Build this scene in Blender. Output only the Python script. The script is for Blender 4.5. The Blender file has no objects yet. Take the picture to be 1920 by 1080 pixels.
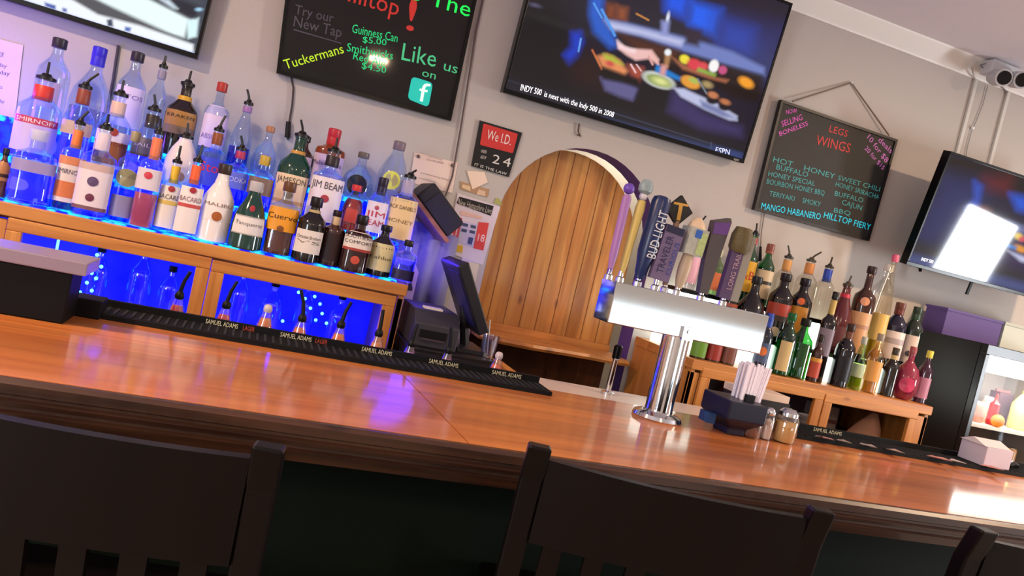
import bpy, bmesh, math, random
import numpy as np
from mathutils import Vector, Matrix
random.seed(7)
SC = bpy.context.scene
COL = SC.collection
R_ = math.radians
# ---------------------------------------------------------------- camera
EYE = np.array([0, 0, 1.47]); FPX = 1500.0
def _rot(yaw, pitch, roll):
    f = np.array([math.sin(yaw)*math.cos(pitch), math.cos(yaw)*math.cos(pitch), math.sin(pitch)])
    r = np.cross(f, [0, 0, 1]); r /= np.linalg.norm(r); u = np.cross(r, f)
    c, s = math.cos(roll), math.sin(roll)
    return c*r+s*u, -s*r+c*u, f
CR, CU, CF = _rot(R_(18.3), R_(-3.1), R_(13.14))
cam_d = bpy.data.cameras.new('camera'); cam = bpy.data.objects.new('camera', cam_d); COL.objects.link(cam)
cam_d.sensor_width = 36; cam_d.lens = 36*FPX/1920; cam_d.clip_start = .02
cam.matrix_world = Matrix(((CR[0], CU[0], -CF[0], EYE[0]), (CR[1], CU[1], -CF[1], EYE[1]), (CR[2], CU[2], -CF[2], EYE[2]), (0, 0, 0, 1)))
SC.camera = cam
def ray(x, y): return CR*(x-960)/FPX-CU*(y-540)/FPX+CF
def aty(x, y, Y): d = ray(x, y); return EYE+d*((Y-EYE[1])/d[1])
def atz(x, y, Z): d = ray(x, y); return EYE+d*((Z-EYE[2])/d[2])
def depth(p): return float((np.array(p)-EYE)@CF)
def proj(P):
    d = np.asarray(P)-EYE; z = d@CF
    return 960+FPX*(d@CR)/z, 540-FPX*(d@CU)/z
# ---------------------------------------------------------------- world, lights, exposure
w = bpy.data.worlds.new('world'); SC.world = w; w.use_nodes = True
w.node_tree.nodes['Background'].inputs[0].default_value = (.5, .6, .7, 1)
w.node_tree.nodes['Background'].inputs[1].default_value = .05
vs = SC.view_settings; vs.view_transform = 'Standard'; vs.look = 'None'; vs.exposure = .22; vs.gamma = 1; vs.use_curve_mapping = False
def area(name, loc, target, sx, sy, watts, col, spread=180):
    l = bpy.data.lights.new(name, 'AREA'); l.shape = 'RECTANGLE'; l.size = sx; l.size_y = sy; l.energy = watts; l.color = col; l.spread = R_(spread)
    o = bpy.data.objects.new(name, l); COL.objects.link(o); o.location = loc
    o.rotation_euler = (Vector(target)-Vector(loc)).to_track_quat('-Z', 'Y').to_euler(); return o
def point(name, loc, watts, col, r=.03):
    l = bpy.data.lights.new(name, 'POINT'); l.energy = watts; l.color = col; l.shadow_soft_size = r
    o = bpy.data.objects.new(name, l); COL.objects.link(o); o.location = loc; return o
BLUE = (.03, .05, 1)
# daylight through the windows behind the viewer; the left one is added fill
area('window_and_fill_light', (6.57, .31, 1.25), (0, .31, 1.25), .62, 1.16, 115, (.90, .95, 1))
area('window_and_fill_light', (4.4, -3.47, .71), (4.4, 5, .71), 2.8, .82, 17, (.78, .92, 1))
area('window_and_fill_light', (-3.17, -1.4, 1.7), (5, -1.4, 1.7), 1.8, 1.3, 95, (.88, .94, 1))
# round downlights in the ceiling
for lx, ly, e in ((-1.6, 1.6, 62), (.8, -1.18, 30), (3.9, 1.5, 66), (-1.6, -1.6, 30), (5.4, -1.6, 30)):
    area('ceiling_light', (lx, ly, 2.93), (lx, ly, 0), .16, .16, e, (1, .70, .44))
# ---------------------------------------------------------------- materials
def s2l(c):
    return tuple((x/12.92 if x <= .04045 else ((x+.055)/1.055)**2.4) for x in c)
def hexc(h): return s2l([int(h[i:i+2], 16)/255 for i in (0, 2, 4)])
MC = {}
def mat(c, rough=.5, metal=0, emit=0, coat=0, trans=0, alpha=1, ior=1.45, noise=0, bump=0, scale=30, spec=.5):
    if isinstance(c, str): c = hexc(c)
    key = (tuple(round(x, 4) for x in c), rough, metal, emit, coat, trans, alpha, ior, noise, bump, scale, spec)
    if key in MC: return MC[key]
    m = bpy.data.materials.new('surface'); m.use_nodes = True; nt = m.node_tree; b = nt.nodes['Principled BSDF']
    b.inputs['Base Color'].default_value = (*c, 1); b.inputs['Roughness'].default_value = rough; b.inputs['Metallic'].default_value = metal
    b.inputs['IOR'].default_value = ior; b.inputs['Transmission Weight'].default_value = trans; b.inputs['Alpha'].default_value = alpha
    b.inputs['Coat Weight'].default_value = coat; b.inputs['Coat Roughness'].default_value = .06; b.inputs['Specular IOR Level'].default_value = spec
    if emit: b.inputs['Emission Color'].default_value = (*c, 1); b.inputs['Emission Strength'].default_value = emit
    if noise or bump:
        tc = nt.nodes.new('ShaderNodeTexCoord'); n = nt.nodes.new('ShaderNodeTexNoise'); n.inputs['Scale'].default_value = scale; n.inputs['Detail'].default_value = 4
        nt.links.new(tc.outputs['Object'], n.inputs['Vector'])
        if noise:
            mx = nt.nodes.new('ShaderNodeMix'); mx.data_type = 'RGBA'
            mx.inputs[6].default_value = (*[x*(1-noise) for x in c], 1); mx.inputs[7].default_value = (*[min(1, x*(1+noise)) for x in c], 1)
            nt.links.new(n.outputs[0], mx.inputs[0]); nt.links.new(mx.outputs[2], b.inputs['Base Color'])
        if bump:
            bp = nt.nodes.new('ShaderNodeBump'); bp.inputs['Strength'].default_value = bump; bp.inputs['Distance'].default_value = .004
            nt.links.new(n.outputs[0], bp.inputs['Height']); nt.links.new(bp.outputs[0], b.inputs['Normal'])
    MC[key] = m; return m
def wood(name, dark, light, axis='X', plank=0, rough=.4, coat=0, coat_rough=.1, scale=1.0, knots=True, pax='Y', spec=.5):
    """procedural pine / board: grain stretched along axis, planks of width 'plank' across pax"""
    m = bpy.data.materials.new(name); m.use_nodes = True; nt = m.node_tree; N = nt.nodes.new; L = nt.links.new; b = nt.nodes['Principled BSDF']
    tc = N('ShaderNodeTexCoord'); mp = N('ShaderNodeMapping'); L(tc.outputs['Object'], mp.inputs[0])
    st = {'X': (.9, 14, 14), 'Y': (14, .9, 14), 'Z': (14, 14, .9)}[axis]
    mp.inputs['Scale'].default_value = tuple(s*scale for s in st)
    n = N('ShaderNodeTexNoise'); n.inputs['Scale'].default_value = 2.2; n.inputs['Detail'].default_value = 6; n.inputs['Distortion'].default_value = .6
    L(mp.outputs[0], n.inputs['Vector'])
    ramp = N('ShaderNodeValToRGB'); ramp.color_ramp.elements[0].position = .3; ramp.color_ramp.elements[1].position = .72
    ramp.color_ramp.elements[0].color = (*hexc(dark), 1); ramp.color_ramp.elements[1].color = (*hexc(light), 1); L(n.outputs[0], ramp.inputs[0])
    out = ramp.outputs[0]
    if plank:
        sp = N('ShaderNodeSeparateXYZ'); L(tc.outputs['Object'], sp.inputs[0])
        mul = N('ShaderNodeMath'); mul.operation = 'DIVIDE'; mul.inputs[1].default_value = plank; L(sp.outputs[pax], mul.inputs[0])
        fl = N('ShaderNodeMath'); fl.operation = 'FLOOR'; L(mul.outputs[0], fl.inputs[0])
        wn = N('ShaderNodeTexWhiteNoise'); wn.noise_dimensions = '1D'; L(fl.outputs[0], wn.inputs['W'])
        hv = N('ShaderNodeHueSaturation'); L(out, hv.inputs['Color'])
        mr = N('ShaderNodeMapRange'); mr.inputs[3].default_value = .78; mr.inputs[4].default_value = 1.18; L(wn.outputs[0], mr.inputs[0]); L(mr.outputs[0], hv.inputs['Value'])
        out = hv.outputs[0]
    if knots:
        mp2 = N('ShaderNodeMapping'); mp2.inputs['Scale'].default_value = {'X': (4, 9, 9), 'Y': (9, 4, 9), 'Z': (9, 9, 4)}[axis]; L(tc.outputs['Object'], mp2.inputs[0])
        v = N('ShaderNodeTexVoronoi'); v.inputs['Scale'].default_value = 1.0; L(mp2.outputs[0], v.inputs['Vector'])
        r2 = N('ShaderNodeValToRGB'); r2.color_ramp.elements[0].position = .05; r2.color_ramp.elements[0].color = (.35, .25, .2, 1); r2.color_ramp.elements[1].position = .13; r2.color_ramp.elements[1].color = (1, 1, 1, 1)
        L(v.outputs['Distance'], r2.inputs[0]); mx = N('ShaderNodeMix'); mx.data_type = 'RGBA'; mx.blend_type = 'MULTIPLY'; mx.inputs[0].default_value = .8
        L(out, mx.inputs[6]); L(r2.outputs[0], mx.inputs[7]); out = mx.outputs[2]
    L(out, b.inputs['Base Color']); b.inputs['Roughness'].default_value = rough; b.inputs['Coat Weight'].default_value = coat; b.inputs['Coat Roughness'].default_value = coat_rough; b.inputs['Specular IOR Level'].default_value = spec
    return m
def thin_glass(c, k=.12, rough=.02):
    key = ('tg', tuple(c), k)
    if key in MC: return MC[key]
    m = bpy.data.materials.new('thin_glass'); m.use_nodes = True; nt = m.node_tree; nt.nodes.clear(); N = nt.nodes.new; L = nt.links.new
    o = N('ShaderNodeOutputMaterial'); t = N('ShaderNodeBsdfTransparent'); t.inputs[0].default_value = (*c, 1)
    g = N('ShaderNodeBsdfGlossy'); g.inputs['Roughness'].default_value = rough; g.inputs['Color'].default_value = (.9, .95, 1, 1)
    lw = N('ShaderNodeLayerWeight'); lw.inputs[0].default_value = .25
    mr = N('ShaderNodeMapRange'); mr.inputs[3].default_value = k*.5; mr.inputs[4].default_value = min(1, k*4.5); L(lw.outputs['Facing'], mr.inputs[0])
    mx = N('ShaderNodeMixShader'); L(mr.outputs[0], mx.inputs[0]); L(t.outputs[0], mx.inputs[1]); L(g.outputs[0], mx.inputs[2]); L(mx.outputs[0], o.inputs[0])
    MC[key] = m; return m
def liquid(c, rough=.02, ior=1.2):
    return mat(c, rough=rough, trans=1, ior=ior)
PINE_H = wood('pine', 'b26c30', 'd8944c', 'X')
PINE_V = wood('pine', 'b26c30', 'd8944c', 'Z')
PLANK_V = wood('pine_boards', 'b87030', 'dea052', 'Z', plank=.088, pax='X', rough=.35, coat=.2)
BARTOP = wood('bar_wood', 'a85c28', 'cc7c3c', 'X', plank=.045, pax='Y', rough=.42, coat=.55, coat_rough=.085, scale=.7, knots=False)
BAREDGE = wood('bar_edge_wood', '26130b', '4c2c1a', 'X', rough=.38, coat=.3, scale=1.5)
DARKW = wood('dark_stool_wood', '050203', '0a0404', 'Z', rough=.38, spec=.2, coat=.08, scale=1, knots=False)
LOWW = wood('brown_boards', '5a3418', '7c4c28', 'Z', plank=.11, pax='X', rough=.5)
BLACK = mat('08080a', .5, spec=.3); BLACKG = mat('060608', .25, spec=.3); RUBBER = mat('0b0b0d', .75, spec=.25, bump=.3, scale=400)
CHROME = mat((.75, .76, .78), .09, 1); STEEL = mat((.66, .69, .71), .07, 1)
WHITE = mat('e8e4dc', .5); PAPER = mat('e6dcd4', .7); PURPLE = mat('5a3f86', .6)
WALL = mat((.50, .455, .42), .75, noise=.04, bump=.25, scale=160)
CEIL = mat((.80, .76, .80), .85, noise=.03, bump=.2, scale=90)
TRIM = mat('e9e6df', .45)
# ---------------------------------------------------------------- mesh helpers
class MB:
    def __init__(s): s.v = []; s.f = []; s.mi = []; s.cur = 0
    def add(s, vs, fs):
        n = len(s.v); s.v += [tuple(map(float, v)) for v in vs]; s.f += [tuple(i+n for i in f) for f in fs]; s.mi += [s.cur]*len(fs); return s
    def box(s, x0, x1, y0, y1, z0, z1):
        return s.add([(x0, y0, z0), (x1, y0, z0), (x1, y1, z0), (x0, y1, z0), (x0, y0, z1), (x1, y0, z1), (x1, y1, z1), (x0, y1, z1)],
                     [(0, 3, 2, 1), (4, 5, 6, 7), (0, 1, 5, 4), (1, 2, 6, 5), (2, 3, 7, 6), (3, 0, 4, 7)])
    def loft(s, rings, cap=True, close=True):
        n = len(rings[0]); vs = [p for r in rings for p in r]; fs = []
        for i in range(len(rings)-1):
            for j in range(n if close else n-1):
                k = (j+1) % n; fs.append((i*n+j, i*n+k, (i+1)*n+k, (i+1)*n+j))
        if cap: fs.append(tuple(range(n))[::-1]); fs.append(tuple((len(rings)-1)*n+j for j in range(n)))
        return s.add(vs, fs)
    def lathe(s, prof, c=(0, 0, 0), n=20, e=2.0, dy=1.0):
        return s.loft([[(c[0]+r*sr(t, e)*math.cos(t), c[1]+dy*r*sr(t, e)*math.sin(t), c[2]+z) for t in [2*math.pi*j/n for j in range(n)]] for r, z in prof])
    def tube(s, pts, r, n=8):
        rings = []; pts = [Vector(p) for p in pts]; rs = r if isinstance(r, (list, tuple)) else [r]*len(pts)
        for i, p in enumerate(pts):
            d = (pts[min(i+1, len(pts)-1)]-pts[max(i-1, 0)]).normalized(); a = d.orthogonal().normalized() if i == 0 else (pa-d*pa.dot(d)).normalized(); pa = a; b = d.cross(a)
            rings.append([tuple(p+(a*math.cos(t)+b*math.sin(t))*rs[i]) for t in [2*math.pi*j/n for j in range(n)]])
        return s.loft(rings)
    def prism(s, poly, y0, y1):   # poly in x,z
        n = len(poly); return s.add([(x, y0, z) for x, z in poly]+[(x, y1, z) for x, z in poly],
            [tuple(range(n)), tuple(range(2*n-1, n-1, -1))]+[(j, j+n, (j+1) % n+n, (j+1) % n) for j in range(n)])
    def prismx(s, poly, x0, x1):   # poly in y,z
        n = len(poly); return s.add([(x0, y, z) for y, z in poly]+[(x1, y, z) for y, z in poly],
            [tuple(range(n))[::-1], tuple(range(n, 2*n))]+[(j, (j+1) % n, (j+1) % n+n, j+n) for j in range(n)])
    def ball(s, c, r, n=14, sz=1.0):
        return s.lathe([(max(.0004, r*math.sin(math.pi*i/n)), -r*sz*math.cos(math.pi*i/n)) for i in range(n+1)], c, n+4)
    def xf(s, M, start=0):
        for i in range(start, len(s.v)): s.v[i] = tuple(M @ Vector(s.v[i]))
        return s
    def build(s, name, m, parent=None, smooth=False, bev=0, world=True, label=None):
        me = bpy.data.meshes.new(name); off = wl(parent) if (world and parent) else Vector((0, 0, 0))
        me.from_pydata([(v[0]-off.x, v[1]-off.y, v[2]-off.z) for v in s.v], [], s.f)
        ms = m if isinstance(m, (list, tuple)) else [m]
        for q in ms: me.materials.append(q)
        if len(ms) > 1:
            for p, i in zip(me.polygons, s.mi): p.material_index = i
        bm = bmesh.new(); bm.from_mesh(me); bmesh.ops.recalc_face_normals(bm, faces=bm.faces); bm.to_mesh(me); bm.free()
        o = bpy.data.objects.new(name, me); COL.objects.link(o)
        if parent: o.parent = parent
        if smooth:
            for p in me.polygons: p.use_smooth = True
            try: me.set_sharp_from_angle(angle=R_(40))
            except Exception: pass
        if bev:
            b = o.modifiers.new('bevel', 'BEVEL'); b.width = bev; b.segments = 2; b.limit_method = 'ANGLE'
        if label: o['label'] = label
        return o
def sr(t, e):
    if e == 2.0: return 1.0
    return 1/((abs(math.cos(t))**e+abs(math.sin(t))**e)**(1/e))
def wl(o):
    v = Vector((0, 0, 0))
    while o is not None: v += o.location; o = o.parent
    return v
def tag(o, label=None, cat=None, group=None, kind=None):
    if label: o['label'] = label
    if cat: o['category'] = cat
    if group: o['group'] = group
    if kind: o['kind'] = kind
    return o
def thing(name, label, cat, loc=(0, 0, 0), group=None, rz=0):
    o = bpy.data.objects.new(name, None); COL.objects.link(o); o.location = loc; o.rotation_euler = (0, 0, rz); o.empty_display_size = .05
    return tag(o, label, cat, group)
def struct(name, mb, m, **k): return tag(mb.build(name, m, **k), kind='structure')
# ---------------------------------------------------------------- lettering
_tc = {}
def glyphs(s):
    if s in _tc: return _tc[s]
    cu = bpy.data.curves.new('t', 'FONT'); cu.body = s; cu.size = 1; cu.resolution_u = 2
    o = bpy.data.objects.new('t', cu); COL.objects.link(o); dg = bpy.context.evaluated_depsgraph_get(); ev = o.evaluated_get(dg); me = ev.to_mesh()
    v = np.array([tuple(x.co)[:2] for x in me.vertices]); f = [tuple(p.vertices) for p in me.polygons]; ev.to_mesh_clear()
    bpy.data.objects.remove(o); bpy.data.curves.remove(cu)
    x0 = v[:, 0].min(); W = v[:, 0].max()-x0; v[:, 0] = (v[:, 0]-x0)/W; v[:, 1] /= .73
    _tc[s] = (v, f, W/.73); return _tc[s]      # x 0..1, cap height 1, aspect
def text_map(s, fn, mb=None):
    v, f, a = glyphs(s); mb = mb or MB(); mb.add([fn(x, y) for x, y in v], f); return mb
def wall_text(lines, name, m, parent, Y, label=None):
    """lines: (string, px0, px1, cap height m) baseline ends given in the photo frame, lying on plane y=Y"""
    for s, p0, p1, h in lines:
        mb = MB(); a = aty(*p0, Y); b = aty(*p1, Y); d = b-a; L = math.hypot(d[0], d[2]); ux, uz = d[0]/L, d[2]/L
        text_map(s, lambda x, y: (a[0]+ux*x*L-uz*y*h, Y, a[2]+uz*x*L+ux*y*h), mb); mb.build(name, m, parent, label=label)
# ---------------------------------------------------------------- room
WY = 3.5; CZ = 2.99
X0, X1, YF = -3.2, 6.6, -3.5
ACX, ACZ, AR = 1.412, 1.578, .402
def arch_pts(cx, cz, r, n=24): return [(cx+r*math.cos(math.pi-math.pi*i/n), cz+r*math.sin(math.pi-math.pi*i/n)) for i in range(n+1)]
struct('floor', MB().box(X0, X1, YF, 5.2, -.1, 0), mat('8a7868', .5, noise=.2, scale=6))
struct('ceiling', MB().box(X0, X1, YF, 5.2, CZ, CZ+.1), CEIL)
ap = arch_pts(ACX, ACZ, AR)
mb = MB(); T = .13
for y in (WY, WY+T):
    mb.add([(X0, y, 0), (ACX-AR, y, 0), (ACX-AR, y, CZ), (X0, y, CZ)], [(0, 1, 2, 3)])
    mb.add([(X1, y, 0), (ACX+AR, y, 0), (ACX+AR, y, CZ), (X1, y, CZ)], [(0, 1, 2, 3)])
    for i in range(24): mb.add([(ap[i][0], y, ap[i][1]), (ap[i+1][0], y, ap[i+1][1]), (ap[i+1][0], y, CZ), (ap[i][0], y, CZ)], [(0, 1, 2, 3)])
struct('wall_back', mb, WALL)
rv = [(ACX-AR, 0)]+ap+[(ACX+AR, 0)]
mb = MB()
for i in range(len(rv)-1): mb.add([(rv[i][0], WY-.001, rv[i][1]), (rv[i+1][0], WY-.001, rv[i+1][1]), (rv[i+1][0], WY+T, rv[i+1][1]), (rv[i][0], WY+T, rv[i][1])], [(0, 1, 2, 3)])
struct('trim_2', mb, PURPLE)
mb = MB()
for a, b, z0, z1 in ((YF, -2.3, 0, CZ), (-2.3, -.5, 0, 1.05), (-2.3, -.5, 2.35, CZ), (-.5, WY, 0, CZ)): mb.box(X0-.1, X0, a, b, z0, z1)
struct('wall_left', mb, WALL)
mb = MB()
for y in (-2.3, -1.415, -.53): mb.box(X0-.05, X0+.005, y, y+.03, 1.05, 2.35)
for z in (1.05, 2.32): mb.box(X0-.05, X0+.005, -2.3, -.5, z, z+.03)
struct('added_window', mb, TRIM)  # frame of the unseen left window, added to brighten the room
# right wall and front wall with window openings
def wall_open(name, ax, pos, a0, a1, o0, o1, z0, z1, th):
    mb = MB()
    def bx(u0, u1, w0, w1):
        if ax == 'x': mb.box(pos, pos+th, u0, u1, w0, w1)
        else: mb.box(u0, u1, pos-th, pos, w0, w1)
    bx(a0, o0, 0, CZ); bx(o1, a1, 0, CZ); bx(o0, o1, 0, z0); bx(o0, o1, z1, CZ); struct(name, mb, WALL)
wall_open('wall_right', 'x', X1, YF, WY, 0, .62, .67, 1.83, .1)
mb = MB()
for a, b, z0, z1 in ((X0, 3.0, 0, CZ), (3.0, 5.8, 0, .3), (3.0, 5.8, 1.12, CZ), (5.8, X1, 0, CZ)): mb.box(a, b, YF-.1, YF, z0, z1)
struct('wall_front', mb, WALL)
struct('window_1', MB().box(X1+.0, X1+.05, 0, .02, .67, 1.83).box(X1, X1+.05, .6, .62, .67, 1.83).box(X1, X1+.05, 0, .62, .67, .69).box(X1, X1+.05, 0, .62, 1.81, 1.83), TRIM)
for nm, za, zb in (('window_2', .3, 1.12),):
    mb = MB()
    for x in (3.0, 3.92, 4.86, 5.77): mb.box(x, x+.03, YF-.05, YF+.005, za, zb)
    for z in (za, zb-.03): mb.box(3.0, 5.8, YF-.05, YF+.005, z, z+.03)
    struct(nm, mb, TRIM)
struct('trim_1', MB().prismx([(WY, 2.9), (WY-.010, 2.9), (WY-.014, 2.91), (WY-.066, 2.982), (WY-.07, CZ), (WY, CZ)], X0, X1), TRIM)
struct('trim_3', MB().prismx([(YF, 2.9), (YF+.012, 2.9), (YF+.058, CZ), (YF, CZ)], X0, X1), TRIM)
# corridor beyond the arch
struct('wall_beyond', MB().box(-.5, 4, 5.0, 5.1, 0, CZ).box(-.6, -.5, WY+T, 5.1, 0, CZ).box(4, 4.1, WY+T, 5.1, 0, CZ), mat('e9e4dc', .8))
point('corridor_light', (2.3, 4.65, 2.45), 14, (1, .86, .68), .08)
# downlight trims
for i, (lx, ly) in enumerate(((-1.6, 1.6), (.8, -1.18), (3.9, 1.5), (-1.6, -1.6), (5.4, -1.6))):
    t = MB().loft([[(lx+r*math.cos(a), ly+r*math.sin(a), z) for a in [math.pi*j/12 for j in range(24)]] for r, z in ((.125, CZ), (.15, CZ), (.15, CZ-.012), (.125, CZ-.012))], cap=False).build('downlight_trim', TRIM)
    tag(t, ['ceiling downlight trim ring above the left end of the bar', 'ceiling downlight trim ring in the middle of the room behind the viewer', 'ceiling downlight trim ring in front of the fridge', 'ceiling downlight trim ring at the left of the room behind the viewer', 'ceiling downlight trim ring at the right of the room behind the viewer'][i], 'light fixture', 'ceiling downlights')
# ---------------------------------------------------------------- Dutch door in the arch
door = thing('door_1', 'arched pine plank door behind the wall opening', None, (ACX, WY+.08, 0)); door['kind'] = 'structure'
DX = ACX-.05
pa = arch_pts(DX, 1.555, .41)
MB().prism([(DX-.41, 1.06)]+pa+[(DX+.41, 1.06)], WY+.135, WY+.17).build('upper_panel', PLANK_V, door)
MB().box(DX-.41, DX+.41, WY+.135, WY+.17, .01, 1.03).build('lower_panel', LOWW, door)
mb = MB()
for k in range(1, 10):
    x = DX-.41+k*.082; zt = 1.555+math.sqrt(max(.01, .41**2-(x-DX)**2))-.005
    mb.box(x-.0016, x+.0016, WY+.1335, WY+.136, 1.062, zt)
mb.build('board_groove', mat('7c4c24', .7), door)
lg = MB()
xs = [1.013, 1.1, 1.25, 1.4, 1.55, 1.68, 1.765]; dp = [.14, .19, .2, .17, .15, .15, .13]
lg.loft([[(x, WY+.133, 1.03), (x, WY-d, 1.03), (x, WY-d-.006, 1.042), (x, WY-d, 1.055), (x, WY+.133, 1.055)] for x, d in zip(xs, dp)])
lg.box(1.013, 1.765, WY+.105, WY+.133, 1.055, 1.085)
tag(lg.build('door_ledge', PINE_H, smooth=False), 'wavy-edged pine shelf ledge across the planked arched door', 'shelf')
# ---------------------------------------------------------------- bar
BZ = 1.07; BY0 = 1.475; BY1 = 2.2
bar = thing('bar_counter', 'long glossy orange wooden bar counter with dark moulded front edge', 'bar counter', (1, 1.8, 0))
XB0, XB1, SX0, SX1 = -2.6, 4.6, .474, .428
def slab(pts, z0, z1): m_ = MB(); n = len(pts); return m_.add([(x, y, z0) for x, y in pts]+[(x, y, z1) for x, y in pts], [tuple(range(n))[::-1], tuple(range(n, 2*n))]+[(j, (j+1) % n, (j+1) % n+n, j+n) for j in range(n)])
slab([(XB0, BY0), (SX0-.002, BY0), (SX1-.002, BY1), (XB0, BY1)], BZ-.04, BZ).build('counter_top', BARTOP, bar)
slab([(SX0+.0012, BY0), (XB1, BY0), (XB1, BY1), (SX1+.0012, BY1)], BZ-.04, BZ).build('counter_top', BARTOP, bar)
pe = [(BY0, BZ-.001), (BY0-.012, BZ-.001), (BY0-.02, BZ-.008), (BY0-.02, BZ-.024), (BY0-.012, BZ-.028), (BY0-.012, BZ-.033), (BY0-.018, BZ-.038), (BY0-.014, BZ-.046), (BY0-.003, BZ-.05), (BY0-.003, BZ-.055), (BY0-.009, BZ-.06), (BY0+.004, BZ-.082), (BY0+.03, BZ-.086), (BY0+.08, BZ-.086), (BY0+.08, BZ-.041), (BY0, BZ-.041)]
MB().prismx(pe, XB0, XB1).build('edge_moulding', BAREDGE, bar)
MB().box(XB0, XB1, BY0+.15, BY0+.19, 0, BZ-.04).build('front_panel', mat('041008', .7, noise=.2, scale=5, spec=.15), bar)
MB().box(XB0, XB1, BY1-.04, BY1-.01, 0, BZ-.04).build('back_panel', BAREDGE, bar)
# rubber mats along the far edge
def mat_run(name, x0, x1, label, y0=2.1, y1=2.235, items=()):
    t = thing(name, label, 'bar mat', ((x0+x1)/2, y0, BZ))
    MB().box(x0, x1, y0, y1, BZ, BZ+.012).build('mat_base', RUBBER, t)
    mb = MB()
    k = int((x1-x0)/.02)
    for i in range(k): mb.box(x0+.01+i*.02, x0+.016+i*.02, y0+.01, y1-.03, BZ+.012, BZ+.0145)
    mb.build('rib', mat('1c1c1f', .8), t)['kind'] = 'stuff'
    MB().box(x0, x1, y1-.015, y1, BZ+.012, BZ+.029).build('raised_lip', RUBBER, t)
    for (s, xa, xb, c) in items:
        text_map(s, lambda x, y: (xa+(xb-xa)*x, y1-.0165, BZ+.0135+y*.013)).build('lettering', c, t)
    return t
CRM = mat('d8cfae', .6); REDM = mat('b8483a', .6)
def zx(px, py): return aty(px, py, 2.22)[0]
mat_run('bar_mat', -.33, .885, 'black rubber bar mat along the far bar edge left of the tap tower', items=[
    ('SAMUEL ADAMS', zx(385, 607), zx(445, 618), CRM), ('SAMUEL ADAMS', zx(525, 630), zx(583, 643), CRM), ('SAMUEL ADAMS', zx(677, 660), zx(733, 672), CRM),
    ('SAMUEL ADAMS', zx(803, 682), zx(857, 696), CRM), ('SAMUEL ADAMS', zx(921, 704), zx(975, 716), CRM), ('LAGER', zx(455, 619), zx(476, 624), REDM), ('LAGER', zx(590, 645), zx(612, 650), REDM)])
mat_run('bar_mat', 1.68, 3.3, 'black rubber bar mat right of the shakers, strewn with paper scraps', items=[('SAMUEL ADAMS', 1.9, 2.02, CRM)])
for px, py, s_, cc in ((1548, 826, .022, 'b0a098'), (1572, 834, .035, 'b88c84'), (1605, 840, .02, 'a8948c'), (1652, 848, .026, 'b09c94'), (1705, 859, .034, 'a89088'), (1795, 874, .045, 'b87c78'), (1822, 878, .028, 'c8b8b4'), (1893, 891, .05, 'b8807c')):
    p = atz(px, py, BZ+.015); n = 9; a0 = random.random()*6
    top = []; 
    for k in range(n):
        a = a0+2*math.pi*k/n; r = s_*random.uniform(.55, 1.1); top.append((p[0]+r*math.cos(a), min(2.218, max(2.105, p[1]+.02+.55*r*math.sin(a))), BZ+.0165+random.uniform(0, .006)))
    c_ = (p[0], p[1]+.02, BZ+.024)
    vs_ = top+[c_]+[(x, y, z-.0012) for x, y, z in top]+[(c_[0], c_[1], c_[2]-.0012)]
    fs_ = [(k, (k+1) % n, n) for k in range(n)]+[((k+1) % n+n+1, k+n+1, 2*n+1) for k in range(n)]+[(k, k+n+1, (k+1) % n+n+1, (k+1) % n) for k in range(n)]
    tag(MB().add(vs_, fs_).build('paper_scrap', mat(cc, .7)), 'crumpled paper scrap lying on the right bar mat', 'paper', 'paper scraps on the right bar mat')
# ---------------------------------------------------------------- bar stools
def make_stool(label, loc, rz):
    t = thing('bar_stool', label, 'bar stool', loc, 'dark wooden bar stools at the bar', rz)
    H = 1.165; W = .235
    for s in (-1, 1):
        MB().loft([[(s*W-.019, y-.016, z), (s*W+.019, y-.016, z), (s*W+.019, y+.016, z), (s*W-.019, y+.016, z)] for y, z in ((-.02, H), (0, H-.06), (.02, .95), (.05, .74), (.05, .3), (.02, 0))]).build('back_post', DARKW, t, bev=.004, world=False)
        MB().loft([[(s*W-.02, .42-.02, z), (s*W+.02, .42-.02, z), (s*W+.02, .42+.02, z), (s*W-.02, .42+.02, z)] for z in (0, .74)]).build('leg', DARKW, t, bev=.003, world=False)
    n = 12; r1 = []
    for i in range(n+1):
        u = i/n; x = -W+.019+u*(2*W-.038); sag = .014*4*u*(1-u)
        r1.append([(x, -.022-sag, H-.02-sag*.25), (x, -.004-sag, H-.02-sag*.25), (x, .012-sag, H-.165), (x, -.006-sag, H-.165)])
    MB().loft(r1).build('crest_rail', DARKW, t, world=False, smooth=True)
    for k in range(6):
        x = -W+.06+k*(2*W-.12)/5; sg = .014*(1-(x/W)**2)
        MB().loft([[(x-.016, y-.006, z), (x+.016, y-.006, z), (x+.016, y+.006, z), (x-.016, y+.006, z)] for y, z in ((.003-sg, H-.155), (.02-sg, .9), (.04, .78))]).build('back_slat', DARKW, t, world=False)
    MB().box(-W+.01, W-.01, .03, .06, .755, .79).build('lower_rail', DARKW, t, world=False)
    MB().loft([[(-a, y0, z), (a, y0, z), (a+.01, y1, z), (-a-.01, y1, z)] for a, y0, y1, z in ((W, .03, .45, .735), (W+.01, .03, .46, .745), (W+.01, .03, .46, .765), (W-.01, .04, .44, .775))]).build('seat', DARKW, t, world=False, bev=.004)
    for y, z in ((.42, .25), (.05, .3), (.42, .68), (.05, .68)): MB().box(-W, W, y-.012, y+.012, z-.018, z+.018).build('stretcher', DARKW, t, world=False)
    for s in (-1, 1): MB().box(s*W-.01, s*W+.01, .05, .42, .32, .355).build('stretcher', DARKW, t, world=False)
    return t
pl = atz(1068, 847, 1.165); pr = atz(1500, 945, 1.165)
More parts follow.
